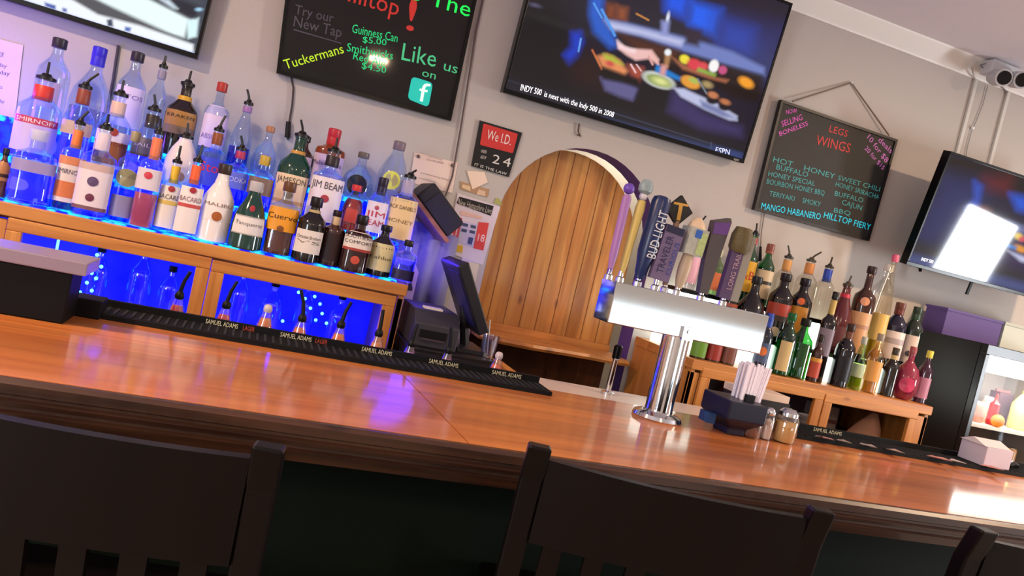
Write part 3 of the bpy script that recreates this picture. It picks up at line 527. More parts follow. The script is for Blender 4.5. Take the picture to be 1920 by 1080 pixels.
BR = [
 dict(top=(1446, 590), tier=0, w=28, body='1c2434', label='small dark bottle with blue neck and orange disc label beside the tap tower', lab=('4c5c80', .15, .5), dot=('d8743a', .35, .6), neck=('2848b0', .7, .95), cap='2848b0'),
 dict(top=(1490, 590), tier=0, w=38, body='g50b860', label='green liqueur bottle with a long cream label facing left', liq='#0f8a2c', fill=.55, lab=('d8c088', .08, .56, .6), cap='14602c'),
 dict(top=(1522, 602), tier=0, w=44, body='g50b860', kind='std', label='fatter bright green liqueur bottle, unlabelled side showing', liq='#0c7c28', fill=.60, cap='1c1c14'),
 dict(top=(1535, 628), tier=0, w=22, body='3a1c14', label='small dark bottle with an orange-red label in the right front row', lab=('c0503c', .1, .52), band=('e0a040', .8, 1), cap='241414'),
 dict(top=(1562, 548), tier=0, w=28, body='161216', label='dark herbal liqueur bottle with grey-lilac label and gold neck', kind='square', e=3, lab=('8c8090', .3, .6), neck=('c8b060', .74, .92), cap='141014'),
 dict(top=(1597, 610), tier=0, w=36, body='100e14', kind='std', label='black bottle with a brown ribbed neck leaning right in the front row', lab=('15121a', .1, .5), neck=('6c3c28', .66, .95), cap='3a2018', rz=0),
 dict(top=(1622, 634), tier=0, w=26, body='gc8d8a0', kind='bell', label='small clear bottle of yellow-green liqueur with a green label', liq='#a8b030', fill=.4, lab=('a8b890', .25, .5), cap='b0b4a8'),
 dict(top=(1653, 628), tier=0, w=30, body='gf0d8b0', label='small clear bottle with a square orange label', liq='#c8a040', fill=.3, lab=('e0a050', .2, .55), cap='a09080'),
 dict(top=(1683, 655), tier=0, w=28, body='1c1814', label='short dark bottle with brass-coloured neck beside the pink round bottle', neck=('c0a870', .6, .9), cap='3a3020'),
 dict(top=(1712, 652), tier=0, w=46, body='8c2c44', kind='sphere', label='round raspberry-pink bottle at the right end of the front row', dot=('c83860', .3, .62), cap='9c4c50'),
 dict(top=(1745, 660), tier=0, w=26, body='3a1c30', label='slim dark plum bottle with a yellow cap, last on the right cabinet', lab=('b87890', .1, .5), cap='d8cc50'),
 # middle
 dict(top=(1417, 520), tier=1, w=56, body='100e10', kind='onion', label='squat black bottle just right of the brown tap handle', dot=('b8b090', .3, .35), cap='1a1814'),
 dict(top=(1385, 530), tier=1, w=28, body='181210', label='slim black bottle with orange-red labels behind the right tap handle', lab=('a85038', .15, .55), cap='b09060'),
 dict(top=(1477, 516), tier=1, w=46, body='140e10', kind='wine', label='near-black cream liqueur bottle with an orange-red oval label', lab=('a83c28', .30, .56), band=('3a2c28', .0, .3), dot=('c8b498', .13, .4), cap='1c1618'),
 dict(top=(1510, 524), tier=1, w=44, body='160e10', kind='wine', label='near-black bottle with a tall golden-orange label', lab=('e0952c', .05, .58, .8), dot=('e86c34', .66, .3), cap='141018'),
 dict(top=(1590, 536), tier=1, w=46, body='5c1c20', kind='bell', label='wide dark red bottle with a red-beaded neck and pourer', lab=('6c3c40', .1, .4), neck=('c02c44', .55, .88), pour=(.15, .035), spout='4a4030'),
 dict(top=(1636, 502), tier=1, w=40, body='3c1e14', kind='square', label='brown coffee liqueur bottle with peach label and pink square on its shoulder', lab=('dca878', .05, .5), band=('b88868', .6, .7), dot=('e8a078', .62, .4), cap='2c1a14'),
 dict(top=(1680, 480), tier=1, w=32, body='gf8f0e0', kind='slope', label='very tall tapering bottle of yellow liqueur with a pink cap', liq='#c0a818', fill=.28, lab=('e0b860', .2, .45), cap='e06080'),
 dict(top=(1690, 570), tier=1, w=40, body='14122c', kind='wine', label='dark wine bottle with a wide white label and brown cork', lab=('e6d6cc', .1, .55), band=('b8a8a8', .55, .75), neck=('6c2c24', .82, .97), cap='6c3c2c'),
 dict(top=(1722, 578), tier=1, w=36, body='18241a', kind='wine', label='dark green wine bottle with a narrow white label next to the fridge', lab=('d8c4b4', .1, .55, .8), dot=('3c3030', .25, .3), neck=('2c4430', .8, .97), cap='2c3c2c'),
 # back
 dict(top=(1416, 440), tier=2, w=34, body='g58a868', label='green bottle with yellow label, red neck band and black pourer, leftmost of the back row', lab=('e0a828', .15, .6), txt=('J&B', 'c03420', .4, .3), neck=('a82c30', .86, .95), liq='#2c6c44', fill=.6, pour=(-.1, .04)),
 dict(top=(1446, 460), tier=2, w=34, body='g58a868', label='green bottle with cream labels and copper cap, second of the back row', lab=('d8c098', .12, .58), band=('3c3830', .5, .62), liq='#2c6c44', fill=.62, neck=('9c5440', .86, .98), cap='8c4c3c'),
 dict(top=(1479, 484), tier=2, w=38, body='gf2f0ea', label='clear back-row bottle with a brass neck and left-leaning pourer', neck=('d89c54', .74, .96), lab=('c8a878', .15, .3), pour=(-.4, .045), spout='3a342c'),
 dict(top=(1521, 490), tier=2, w=40, body='gf2f0ea', label='clear back-row bottle with an orange neck and a pourer bent right', neck=('d89050', .76, .96), liq='e8b080', fill=.3, pour=(.9, .04), spout='4a4438'),
 dict(top=(1555, 502), tier=2, w=36, body='gf2f0ea', label='clear back-row bottle with a royal blue neck', neck=('2448b8', .72, .97), cap=None, pour=(.05, .04), spout='302820'),
 dict(top=(1312, 425), tier=2, w=36, body='gf0e8e8', label='clear bottle with a pink label seen between the tap handles', lab=('e8b0c0', .1, .6), neck=('2c2020', .9, .98), pour=(.4, .04)),
 dict(top=(1350, 470), tier=2, w=30, body='gc8e0b0', label='pale green bottle with an orange label between the grey and brown tap handles', lab=('d87848', .1, .5), cap='c8c8a0'),
 dict(top=(1668, 498), tier=2, w=40, body='gf6f4f0', label='tall empty clear bottle behind the yellow liqueur', cap='d8d0c8'),
]
for b in BR: b['tier'] = RT[b['tier']]
place(BR)
for b in BR: bottle(group=GR, **b)
# front-of-tower tier-0 odds seen under the tap box
for px, c, lb in ((1318, '6c9c34', 'small green-labelled bottle on the right cabinet, seen under the tap box'), (1345, '9c3428', 'small red bottle on the right cabinet, seen under the tap box'), (1372, '7c4a3c', 'small brown bottle on the right cabinet, seen under the tap box')):
    bottle(top=(px+6, 600+(px-1318)*.23), tier=RT[0], w=30, body='3a2c20', label=lb, lab=(c, .05, .6), group=GR)
# malibu-type lettering (white bottle)
# necks in the speed rail behind the bar
sp = thing('speed_rail', 'steel speed rail of liquor bottles hidden behind the bar edge', 'rack', (.3, 2.37, .7))
MB().box(-.4, .98, 2.31, 2.315, .72, .84).box(-.4, .98, 2.43, 2.435, .72, .84).box(-.4, .98, 2.31, 2.435, .715, .72).build('rail_tray', STEEL, sp)
MB().box(-.4, -.37, 2.2, 2.31, .72, .9).box(.95, .98, 2.2, 2.31, .72, .9).build('bracket', STEEL, sp)
NECK = [((337, 565), 'c03c48', 'leftmost', (.25, .06)), ((425, 583), 'c83848', 'second from left', (.25, .06)), ((503, 590), 'e08848', 'third from left, amber', None), ((567, 608), 'e07c40', 'fourth from left, amber', (-.3, .07)), ((640, 620), 'e8802c', 'fifth from left, orange', (.25, .06)), ((711, 636), 'e09048', 'in front of the cabinet corner', (-.05, .06)), ((772, 655), 'd88ca0', 'pink, in front of the cash drawer', (.1, .05)), ((842, 668), 'd898b0', 'pink, right of the cash drawer slot', (-.15, .06)), ((936, 678), 'e86c38', 'rightmost, orange', None)]
for (px, py), c, lb, pr_ in NECK:
    y = 2.37; p = aty(px, py-12, y); zb = .7205; H = p[2]-zb; R = .036
    t = thing('liquor_bottle', 'clear bottle neck rising from the speed rail: '+lb, 'bottle', (p[0], y, zb), 'bottles in the speed rail')
    MB().lathe([(R*.92, 0), (R, .005), (R, H-.13), (.024, H-.075), (.023, H-.05), (.009, H-.006), (.009, H)], n=20).build('glass_body', thin_glass((.95, .9, .95), .2), t, world=False, smooth=True)
    MB().lathe([(R*.9, .004), (R*.9, H-.13), (.021, H-.075), (.020, H-.05), (.014, H-.03), (.002, H-.0295)], n=18).build('liquid', mat(c, .15), t, world=False, smooth=True)
    MB().lathe([(.010, H-.012), (.013, H-.004), (.011, H+.006), (.007, H+.010)], n=14).build('stopper', mat('c8b8c0', .3) if not pr_ else BLACK, t, world=False, smooth=True)
    if pr_: MB().tube([(0, 0, H+.01), (pr_[0]*pr_[1]*.3, 0, H+.01+pr_[1]*.5), (pr_[0]*pr_[1], 0, H+.01+pr_[1])], [.006, .0055, .005]).build('spout', BLACK, t, world=False, smooth=True)
# bottles stored inside the lit cabinet
for i, (x, y, z, h, r) in enumerate(((-.5, 3.22, .9, .22, .036), (-.36, 3.26, .9, .24, .04), (-.25, 3.2, .9, .2, .035), (.0, 3.24, .9, .24, .035), (.12, 3.2, .9, .22, .04), (.25, 3.26, .9, .24, .036), (.38, 3.21, .9, .22, .038))):
    t = thing('stored_bottle', 'clear bottle standing in the blue light, '+('left window' if i < 3 else 'right window')+', '+['leftmost', 'middle', 'rightmost', 'leftmost', 'second from left', 'third from left', 'rightmost'][i], 'bottle', (x, y, z), 'bottles inside the blue-lit cabinet')
    MB().lathe([(r*a, h*b) for a, b in PROF['std']], n=18).build('glass_body', thin_glass((.8, .85, 1), .35, .06), t, world=False, smooth=True)
    MB().lathe([(r*.36, h-.02), (r*.42, h-.018), (r*.42, h+.004)], n=14).build('cap', BLACK, t, world=False)
tag(MB().box(-.655, -.648, 3.25, 3.258, 1.02, 1.135).build('led_strip', LEDC), 'short bright cyan light bar at the left of the left lit window', 'light strip')
# glowing beads added to imitate cyan glints in the lit cabinet
for lb, pts in (('left', [(182, 478), (176, 492), (190, 500), (172, 512), (180, 522), (163, 530), (172, 545), (150, 548)]), ('right', [(560, 548), (572, 560), (590, 556), (600, 570), (582, 578), (604, 588), (592, 600), (612, 606), (530, 602)])):
    P = [aty(x, y, 3.10) for x, y in pts]; c0 = P[0]
    t = thing('glint_beads', 'added glowing beads imitating cyan glints in the '+lb+' lit window of the cabinet', 'glint beads', tuple(c0))
    MB().tube(P, .0015, 5).build('wire', mat('203080', .5), t)
    for p in P: MB().ball(p, .006, 6).build('glint_bead', LEDC, t)
# ---------------------------------------------------------------- screens
def paint(gx, gy, shapes, base):
    """picture colours for each grid point; shapes are laid out in the photo frame"""
    img = np.tile(np.array(base, float), (gx.size, 1)); X = gx.ravel(); Y = gy.ravel()
    for sh in shapes:
        k = sh[0]
        if k == 'poly':
            P = np.array(sh[1], float); col = s2l(sh[2]); soft = (sh[3] if len(sh) > 3 else 1.5)*1.7+1; op = sh[4] if len(sh) > 4 else 1
            ins = np.zeros(X.size, bool); dmin = np.full(X.size, 1e9)
            for i in range(len(P)):
                a, b = P[i], P[(i+1) % len(P)]; dx_, dy_ = b-a
                c_ = ((a[1] > Y) != (b[1] > Y)) & (X < dx_*(Y-a[1])/(dy_ if abs(dy_) > 1e-9 else 1e-9)+a[0]); ins ^= c_
                tt = np.clip(((X-a[0])*dx_+(Y-a[1])*dy_)/max(1e-9, dx_*dx_+dy_*dy_), 0, 1); dmin = np.minimum(dmin, np.hypot(X-a[0]-tt*dx_, Y-a[1]-tt*dy_))
            m_ = np.clip(.5+np.where(ins, dmin, -dmin)/soft, 0, 1)
        elif k == 'ell':
            cx, cy, rx, ry, an = sh[1]; col = s2l(sh[2]); soft = (sh[3] if len(sh) > 3 else 1.5)*1.7+1; op = sh[4] if len(sh) > 4 else 1
            c, s_ = math.cos(R_(an)), math.sin(R_(an)); u = ((X-cx)*c+(Y-cy)*s_)/rx; v = (-(X-cx)*s_+(Y-cy)*c)/ry; q = np.hypot(u, v)
            m_ = np.clip(.5+(1-q)*min(rx, ry)/soft, 0, 1)
        elif k == 'line':
            (x0, y0), (x1, y1), wd = sh[1]; col = s2l(sh[2]); soft = 1.5; op = sh[3] if len(sh) > 3 else 1
            dx_, dy_ = x1-x0, y1-y0; tt = np.clip(((X-x0)*dx_+(Y-y0)*dy_)/(dx_*dx_+dy_*dy_), 0, 1); m_ = np.clip(.5+(wd/2-np.hypot(X-x0-tt*dx_, Y-y0-tt*dy_))/soft, 0, 1)
        m_ = (m_*op)[:, None]; img = img*(1-m_)+np.array(col)*m_
    return img
def screen_mat():
    m = bpy.data.materials.new('screen_picture'); m.use_nodes = True; nt = m.node_tree; b = nt.nodes['Principled BSDF']
    a = nt.nodes.new('ShaderNodeAttribute'); a.attribute_name = 'picture'; nt.links.new(a.outputs['Color'], b.inputs['Emission Color']); b.inputs['Emission Strength'].default_value = .9
    b.inputs['Base Color'].default_value = (.004, .004, .005, 1); b.inputs['Roughness'].default_value = .045; b.inputs['Specular IOR Level'].default_value = .6; return m
SCR = screen_mat()
def tv(label, bl, br, tr, Ybot, Ytop, tilt, H, W, shapes, base, nx, ny, logo=None, xc=None, zc=None, roll=0, yaw=0, bez=.012):
    """bl: world corner of the bottom-left front; the frame leans out at its top by 'tilt'"""
    t = thing('television', label, 'television', tuple(bl)); t.rotation_euler = (tilt, roll, yaw)
    t.rotation_mode = 'XYZ'
    M = Matrix.Translation(bl) @ t.rotation_euler.to_matrix().to_4x4()
    # local: x right, z up, -y toward room; front surface y=0
    fr = MB().box(0, W, 0, .05, 0, bez*1.6).box(0, W, 0, .05, H-bez, H).box(0, bez, 0, .05, bez*1.6, H-bez).box(W-bez, W, 0, .05, bez*1.6, H-bez); fr.build('bezel', BLACKG, t, world=False, bev=.002)
    MB().box(.01, W-.01, .012, .055, .01, H-.01).box(W*.2, W*.8, .055, .075, H*.15, H*.8).build('back_shell', BLACK, t, world=False)
    x0, x1, z0, z1 = bez, W-bez, bez*1.6, H-bez; xs_ = np.linspace(x0, x1, nx); zs_ = np.linspace(z0, z1, ny); GX, GZ = np.meshgrid(xs_, zs_)
    P = np.stack([GX.ravel(), np.full(GX.size, .004), GZ.ravel()], 1); Mn = np.array(M); Wd = P@Mn[:3, :3].T+Mn[:3, 3]; px, py = proj(Wd)
    img = paint(px, py, shapes, base)
    fs = [(j*nx+i, j*nx+i+1, (j+1)*nx+i+1, (j+1)*nx+i) for j in range(ny-1) for i in range(nx-1)]
    o = MB().add(P.tolist(), fs).build('screen', SCR, t, world=False)
    at = o.data.color_attributes.new('picture', 'FLOAT_COLOR', 'POINT'); at.data.foreach_set('color', np.concatenate([img, np.ones((len(img), 1))], 1).astype(np.float32).ravel())
    if logo:
        s, c, w_ = logo; text_map(s, lambda x, y: (W-bez-.02-w_+x*w_, -.001, .003+y*.009)).build('logo', mat(c, .4), t, world=False)
    return t, M
def tv_text(t, M, s, p0, p1, h, m):
    """lettering on the screen surface"""
    Mi = M.inverted(); n = (M.to_3x3() @ Vector((0, -1, 0))); o = M @ Vector((0, .003, 0))
    def hit(p): d = Vector(ray(*p)); e = Vector(EYE); return Mi @ (e+d*((o-e).dot(n)/d.dot(n)))
    a, b = hit(p0), hit(p1); d = b-a; L_ = math.hypot(d.x, d.z); ux, uz = d.x/L_, d.z/L_
    text_map(s, lambda x, y: (a.x+ux*x*L_-uz*y*h, .002, a.z+uz*x*L_+ux*y*h)).build('caption', m, t, world=False)
def K(c): return [int(c[i:i+2], 16)/255 for i in (0, 2, 4)]
# large television
def b_(x, y): return (920+x*.3021, y*.3021)
def B(*p): return [b_(p[i], p[i+1]) for i in range(0, len(p), 2)]
def kitchen(f):
    F = lambda *p: [f(p[i], p[i+1]) for i in range(0, len(p), 2)]
    return [
    ('poly', F(500, -300, 1950, -300, 1950, 1200, 500, 300), K('161224'), 30),
    ('poly', F(1080, -60, 1240, -30, 1200, 110, 1085, 60), K('0a52e0'), 14), ('poly', F(1250, 10, 1440, 60, 1400, 230, 1230, 150), K('0a5ae8'), 12),
    ('poly', F(1430, 100, 1800, 200, 1740, 470, 1380, 330), K('14246c'), 40), ('poly', F(1440, 120, 1640, 180, 1600, 330, 1420, 270), K('1a3aa0'), 20),
    ('poly', F(720, 20, 780, 30, 770, 120, 715, 110), K('7a3c1c'), 8), ('poly', F(790, 40, 850, 50, 840, 130, 785, 120), K('8a4826'), 8), ('line', (f(905, 85), f(980, 125), 3), K('c8843c')),
    ('poly', F(700, 120, 840, 140, 1240, 240, 1500, 320, 1700, 420, 1700, 470, 1480, 410, 1180, 320, 930, 230, 790, 200), K('6878b8'), 5),
    ('poly', F(700, 125, 900, 170, 1200, 250, 1180, 285, 930, 215, 740, 180), K('b8bce0'), 6),
    ('poly', F(790, 205, 1180, 320, 1480, 410, 1690, 470, 1660, 640, 1500, 600, 1300, 480, 1040, 420), K('1a0c0c'), 6), ('poly', F(790, 205, 1170, 320, 1150, 380, 900, 310), K('4a2414'), 10),
    ('ell', (*f(1100, 110), 3, 10, 10), K('d8e0f0')), ('poly', F(1060, 130, 1110, 130, 1100, 220, 1060, 215), K('8890c8'), 5), ('poly', F(1210, 180, 1310, 190, 1290, 290, 1210, 270), K('241428'), 6),
    ('poly', F(620, -60, 710, -60, 690, 100, 760, 210, 795, 290, 740, 300, 640, 200, 610, 90), K('2058c0'), 8), ('line', (f(690, 60), f(770, 220), 5), K('4c94e8')), ('line', (f(640, 20), f(690, 110), 3), K('5aa0f0')),
    ('poly', F(500, 200, 560, 195, 575, 260, 540, 350, 490, 400, 450, 340, 500, 290), K('1838b8'), 8), ('line', (f(560, 240), f(545, 320), 3), K('6ca8f0')),
    ('poly', F(480, 420, 640, 300, 720, 560, 520, 500), K('241010'), 20),
    ('poly', F(785, 265, 860, 300, 1000, 310, 1045, 370, 1040, 400, 980, 365, 900, 375, 840, 340, 790, 300), K('e8b8b4'), 3), ('poly', F(785, 250, 830, 290, 900, 310, 890, 330, 800, 300), K('f4d8dc'), 4),
    ('line', (f(1000, 330), f(1040, 400), 4), K('e8b0a8')), ('line', (f(980, 350), f(1005, 400), 4), K('d89c98')),
    ('line', (f(630, 310), f(690, 430), 3), K('d07040')), ('poly', F(660, 350, 720, 335, 800, 375, 850, 440, 830, 470, 740, 430, 690, 410), K('e08c58'), 5), ('poly', F(700, 335, 760, 350, 820, 400, 760, 390, 710, 365), K('a8b838'), 5), ('ell', (*f(740, 395), 8, 5, 20), K('c84c48'), 3),
    ('poly', F(850, 400, 950, 420, 940, 520, 870, 470), K('a04838'), 6), ('line', (f(870, 400), f(900, 450), 3), K('f0c8c8')), ('line', (f(905, 400), f(935, 440), 2), K('f4d0d0')),
    ('poly', F(680, 480, 850, 520, 930, 550, 880, 625, 800, 600, 710, 560), K('5c5888'), 5), ('poly', F(690, 420, 920, 490, 925, 545, 820, 510, 700, 490), K('0c0a0c'), 5),
    ('poly', F(935, 470, 1145, 560, 1100, 690, 900, 600), K('0e0c14'), 5), ('ell', (*f(1043, 498), 32, 14, 20), K('c8ccc8'), 2), ('ell', (*f(1045, 502), 26, 10, 20), K('8c9c58'), 2), ('ell', (*f(1055, 505), 14, 6, 20), K('d8dc90'), 4),
    ('poly', F(1030, 400, 1070, 420, 1180, 480, 1170, 500, 1060, 460, 1020, 440), K('1478c8'), 3), ('poly', F(1085, 330, 1120, 340, 1100, 420, 1075, 410), K('a87850'), 3), ('ell', (*f(1100, 325), 6, 6, 0), K('e8ecf0'), 2), ('poly', F(1060, 400, 1095, 410, 1080, 470, 1050, 460), K('d89890'), 4),
    ('poly', F(1120, 350, 1200, 400, 1400, 480, 1480, 495, 1460, 515, 1360, 490, 1190, 430), K('9c5c40'), 3),
    ('ell', (*f(1205, 368), 10, 8, 30), K('e8d838'), 2), ('ell', (*f(1265, 400), 14, 10, 20), K('d83c48'), 3), ('ell', (*f(1320, 410), 9, 7, 20), K('d84850'), 3), ('ell', (*f(1385, 410), 9, 12, 15), K('f4f0f0'), 2), ('ell', (*f(1440, 435), 8, 8, 0), K('c04c7c'), 2), ('poly', F(1290, 420, 1400, 460, 1390, 475, 1280, 440), K('90b048'), 3),
    ('ell', (*f(1240, 510), 19, 11, 25), K('e09838'), 2), ('ell', (*f(1260, 500), 10, 5, 25), K('a8b858'), 2), ('ell', (*f(1345, 525), 10, 6, 20), K('a89060'), 3),
    ('ell', (*f(1585, 512), 15, 9, 30), K('f09c28'), 3),
    ('poly', F(1130, 560, 1330, 700, 1560, 790, 1560, 850, 1300, 800, 1100, 690), K('342c5c'), 10),
    ('poly', F(1135, 545, 1200, 550, 1400, 640, 1530, 720, 1530, 750, 1480, 745, 1330, 680, 1180, 600), K('b8bcdc'), 3), ('poly', F(1300, 620, 1420, 670, 1520, 735, 1440, 725, 1310, 665), K('747ca8'), 4),
    ('ell', (*f(1375, 620), 11, 8, 10), K('14101c'), 2), ('ell', (*f(1380, 590), 10, 6, 20), K('c07850'), 2), ('ell', (*f(1450, 660), 11, 8, 10), K('120e18'), 2), ('ell', (*f(1455, 632), 10, 5, 20), K('b87048'), 2), ('line', (f(1285, 490), f(1340, 580), 3), K('788088')),
    ]
shp = kitchen(b_)+[
    ('poly', B(90, 470, 130, 480, 1600, 920, 1560, 1120, 60, 640), K('121420'), 6), ('poly', B(115, 530, 1350, 905, 1370, 945, 100, 565), K('141824'), 3),
    ('poly', B(700, 730, 1560, 960, 1550, 1030, 700, 770), K('2c3c68'), 6), ('line', (b_(110, 500), b_(1370, 890), 1.6), K('2c3444')), ('line', (b_(90, 570), b_(1370, 945), 1.8), K('34486c')), ('line', (b_(1370, 885), b_(1362, 945), 1.6), K('44587c')), ('line', (b_(760, 700), b_(1360, 890), 1.2), K('384458')), ('poly', B(1385, 900, 1560, 950, 1545, 1010, 1375, 965), K('2a3c70'), 4),
    ('ell', (*b_(275, 32), 9, 3, 15), K('54506c'), 3)]
tbl = Vector((.885, 3.42, 2.102))
rollb = 0.012
T1, M1 = tv('large wall television showing a hand over bowls of food, above the arched door', tbl, None, None, 0, 0, R_(6.0), .77, 1.255, shp, s2l(K('0c0a10')), 340, 200, logo=('VIZIO', 'd8d8d8', .03), roll=0.0)
WT = mat((.95, .97, 1), .5, emit=1.0)
tv_text(T1, M1, 'INDY 500', b_(183, 560), b_(312, 592), .028, WT)
tv_text(T1, M1, 'is next with the Indy 500 in 2008', b_(330, 598), b_(760, 728), .025, WT)
tv_text(T1, M1, 'ESPN', b_(1392, 945), b_(1480, 960), .026, mat((.55, .6, .75), .5, emit=.9))
# right television, leaning out from the wall on a bracket
def r_(x, y): return (1660+x/3, 260+y/3)
def k2(x, y):  # the same broadcast, smaller: map big-set crop coordinates onto the right set
    u = (x-160)/1560; v = (y-250-.0*x)/800
    return (1795+(x-340)*.128, 365+(y-90)*.128+(x-340)*-.0)
shr = [('poly', [r_(340, 90), r_(900, 230), r_(900, 330), r_(330, 200)], K('0a0a0e'), 5), ('poly', [r_(330, 200), r_(560, 255), r_(560, 330), r_(400, 560), r_(140, 620), r_(200, 440)], K('1c2858'), 30),
    ('poly', [r_(560, 220), r_(700, 225), r_(690, 300), r_(590, 280)], K('5c1420'), 20), ('poly', [r_(500, 240), r_(540, 270), r_(520, 380), r_(480, 430), r_(460, 400), r_(505, 330)], K('2850c0'), 10), ('ell', (*r_(545, 405), 12, 7, 0), K('6c3420'), 8),
    ('poly', [r_(700, 310), r_(900, 350), r_(900, 450), r_(740, 400)], K('1450c8'), 10), ('poly', [r_(520, 430), r_(700, 470), r_(900, 540), r_(900, 580), r_(700, 520)], K('6c74a8'), 8),
    ('poly', [r_(700, 520), r_(900, 580), r_(900, 800), r_(600, 700)], K('2a2048'), 20), ('ell', (*r_(750, 550), 8, 6, 20), K('e0c050'), 3), ('ell', (*r_(770, 565), 6, 5, 0), K('d04858'), 3), ('ell', (*r_(760, 620), 12, 6, 25), K('d89030'), 3), ('poly', [r_(680, 590), r_(740, 610), r_(730, 625), r_(670, 605)], K('1478c8'), 3), ('poly', [r_(690, 630), r_(800, 670), r_(900, 710), r_(900, 730), r_(760, 690)], K('b8bcdc'), 4),
    ('poly', [r_(150, 560), r_(300, 620), r_(900, 790), r_(900, 850), r_(120, 660)], K('22242c'), 12), ('poly', [r_(130, 640), r_(900, 840), r_(900, 900), r_(110, 700)], K('3c4878'), 8)]
# bottom-left front corner from the photo line, top leans 0.1 m toward the room
T2, M2 = tv('wall-mounted television at the right edge, glare on its lower half', Vector((3.077, 3.245, 1.817)), None, None, 0, 0, R_(9.5), .585, 1.04, shr, s2l(K('101430')), 220, 130, roll=0)
tv_text(T2, M2, 'INDY 500', r_(200, 685), r_(265, 702), .018, WT)
MB().box(.3, .5, .075, .235, .1, .3).build('wall_bracket', BLACK, T2, world=False)
MB().tube([(.12, .03, .0), (.12, .02, -.015)], .008).build('foot_knob', BLACK, T2, world=False)
MB().box(.46, .475, .02, .03, -.07, .01).build('cable_drop', BLACK, T2, world=False)
# left television
def l_(x, y): return (x/4.8, y/4.8)
shl = [('poly', [l_(-600, -600), l_(1900, -600), l_(1800, 500), l_(-600, -60)], K('3c4450'), 10), ('poly', [l_(820, -20), l_(1340, -20), l_(1700, 170), l_(1660, 340), l_(1300, 250)], K('e8f8fa'), 4), ('poly', [l_(1680, 180), l_(1790, 160), l_(1770, 330), l_(1690, 350)], K('d8f4f8'), 3), ('poly', [l_(1330, -20), l_(1600, -20), l_(1800, 60), l_(1760, 160), l_(1690, 150)], K('141828'), 6), ('poly', [l_(1430, -10), l_(1520, 0), l_(1600, 80), l_(1560, 75)], K('d8e8f4'), 4), ('ell', (*l_(1790, 85), 6, 3, 0), K('a8d8f4'), 2),
    ('poly', [l_(600, -20), l_(850, -10), l_(1660, 360), l_(1600, 400), l_(900, 160)], K('4c4e54'), 4), ('poly', [l_(-400, -260), l_(300, -120), l_(640, -10), l_(880, 130), l_(1260, 230), l_(1740, 400), l_(1740, 490), l_(1200, 330), l_(700, 190), l_(100, -10), l_(-400, -100)], K('eef4fc'), 3), ('poly', [l_(-400, -110), l_(100, -30), l_(800, 190), l_(1740, 480), l_(1740, 500), l_(700, 240), l_(-400, -60)], K('4c78d8'), 4),
    ('poly', [l_(400, 20), l_(500, 50), l_(500, 90), l_(410, 55)], K('2448a8'), 2), ('poly', [l_(560, 70), l_(600, 80), l_(600, 110), l_(565, 100)], K('2448a8'), 2), ('poly', [l_(960, 180), l_(1010, 170), l_(1020, 240), l_(970, 235)], K('303c58'), 2), ('poly', [l_(1125, 240), l_(1180, 250), l_(1170, 285), l_(1125, 275)], K('3058b0'), 2),
    ('poly', [l_(-400, -70), l_(100, 20), l_(900, 260), l_(1760, 520), l_(1750, 545), l_(600, 220), l_(-400, -20)], K('1430a8'), 3)]
c = aty(369, 111, 3.43); W3 = 1.15
roll3 = R_(2.0)
T3, M3 = tv('television at the top left corner above the blue-lit bottles', Vector((c[0]-W3*math.cos(roll3), 3.43, c[2]+W3*math.sin(roll3))), None, None, 0, 0, R_(3), .66, W3, shl, s2l(K('30384c')), 260, 150, roll=roll3)
# ---------------------------------------------------------------- chalkboards
def board(name, label, pts, Y, th=.02, fw=.014, bm=None, fm=None):
    P = [aty(*p, Y) for p in pts]; q = [(p[0], p[2]) for p in P]; cx = sum(a for a, b in q)/4; cz = sum(b for a, b in q)/4
    t = thing(name, label, 'chalkboard', (cx, Y, cz))
    inn = []
    for i in range(4):
        a = Vector((q[i-1][0]-q[i][0], q[i-1][1]-q[i][1])).normalized(); b = Vector((q[(i+1) % 4][0]-q[i][0], q[(i+1) % 4][1]-q[i][1])).normalized(); inn.append((q[i][0]+(a.x+b.x)*fw, q[i][1]+(a.y+b.y)*fw))
    mb = MB()
    for i in range(4):
        j = (i+1) % 4; mb.prism([q[i], q[j], inn[j], inn[i]], Y-.008, Y+th-.0005)
    mb.build('frame', fm or BLACKG, t); MB().prism(inn, Y, Y+th-.004).build('writing_surface', bm, t); return t
CB = mat('1e1c1b', .05, noise=.1, scale=8, spec=.35)
p_tr = (906, -62); p_tl = (553, -150)
b1 = board('chalkboard', 'large black framed menu board with neon green writing, between the televisions', [(518, 137), (845, 227), (904, -50), (552, -145)], 3.47, bm=CB)
def c1(x, y): return (520+x*.213, y*.213)
def em(h, e=.55): return mat(h, .6, emit=e)  # emission put into the writing colours; boards treated as lit writing boards
YB = 3.469
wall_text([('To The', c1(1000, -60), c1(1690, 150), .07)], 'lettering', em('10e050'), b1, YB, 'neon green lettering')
wall_text([('Hilltop', c1(520, -20), c1(1060, 140), .075), ('!', c1(1130, 260), c1(1200, 276), .14)], 'lettering', em('b02820', .4), b1, YB, 'glowing red chalk lettering')
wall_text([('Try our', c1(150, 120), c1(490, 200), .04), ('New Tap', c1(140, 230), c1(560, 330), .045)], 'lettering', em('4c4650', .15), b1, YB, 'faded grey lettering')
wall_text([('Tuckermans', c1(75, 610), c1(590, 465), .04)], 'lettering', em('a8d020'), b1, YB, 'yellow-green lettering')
wall_text([('Guinness Can', c1(655, 285), c1(1055, 372), .037), ('$5.00', c1(750, 372), c1(960, 400), .026), ('Smithwicks', c1(610, 448), c1(1015, 525), .035), ('Red Ale', c1(665, 520), c1(945, 590), .032), ('$4.50', c1(740, 600), c1(955, 645), .028)], 'lettering', em('18c070', .5), b1, YB, 'small green lettering')
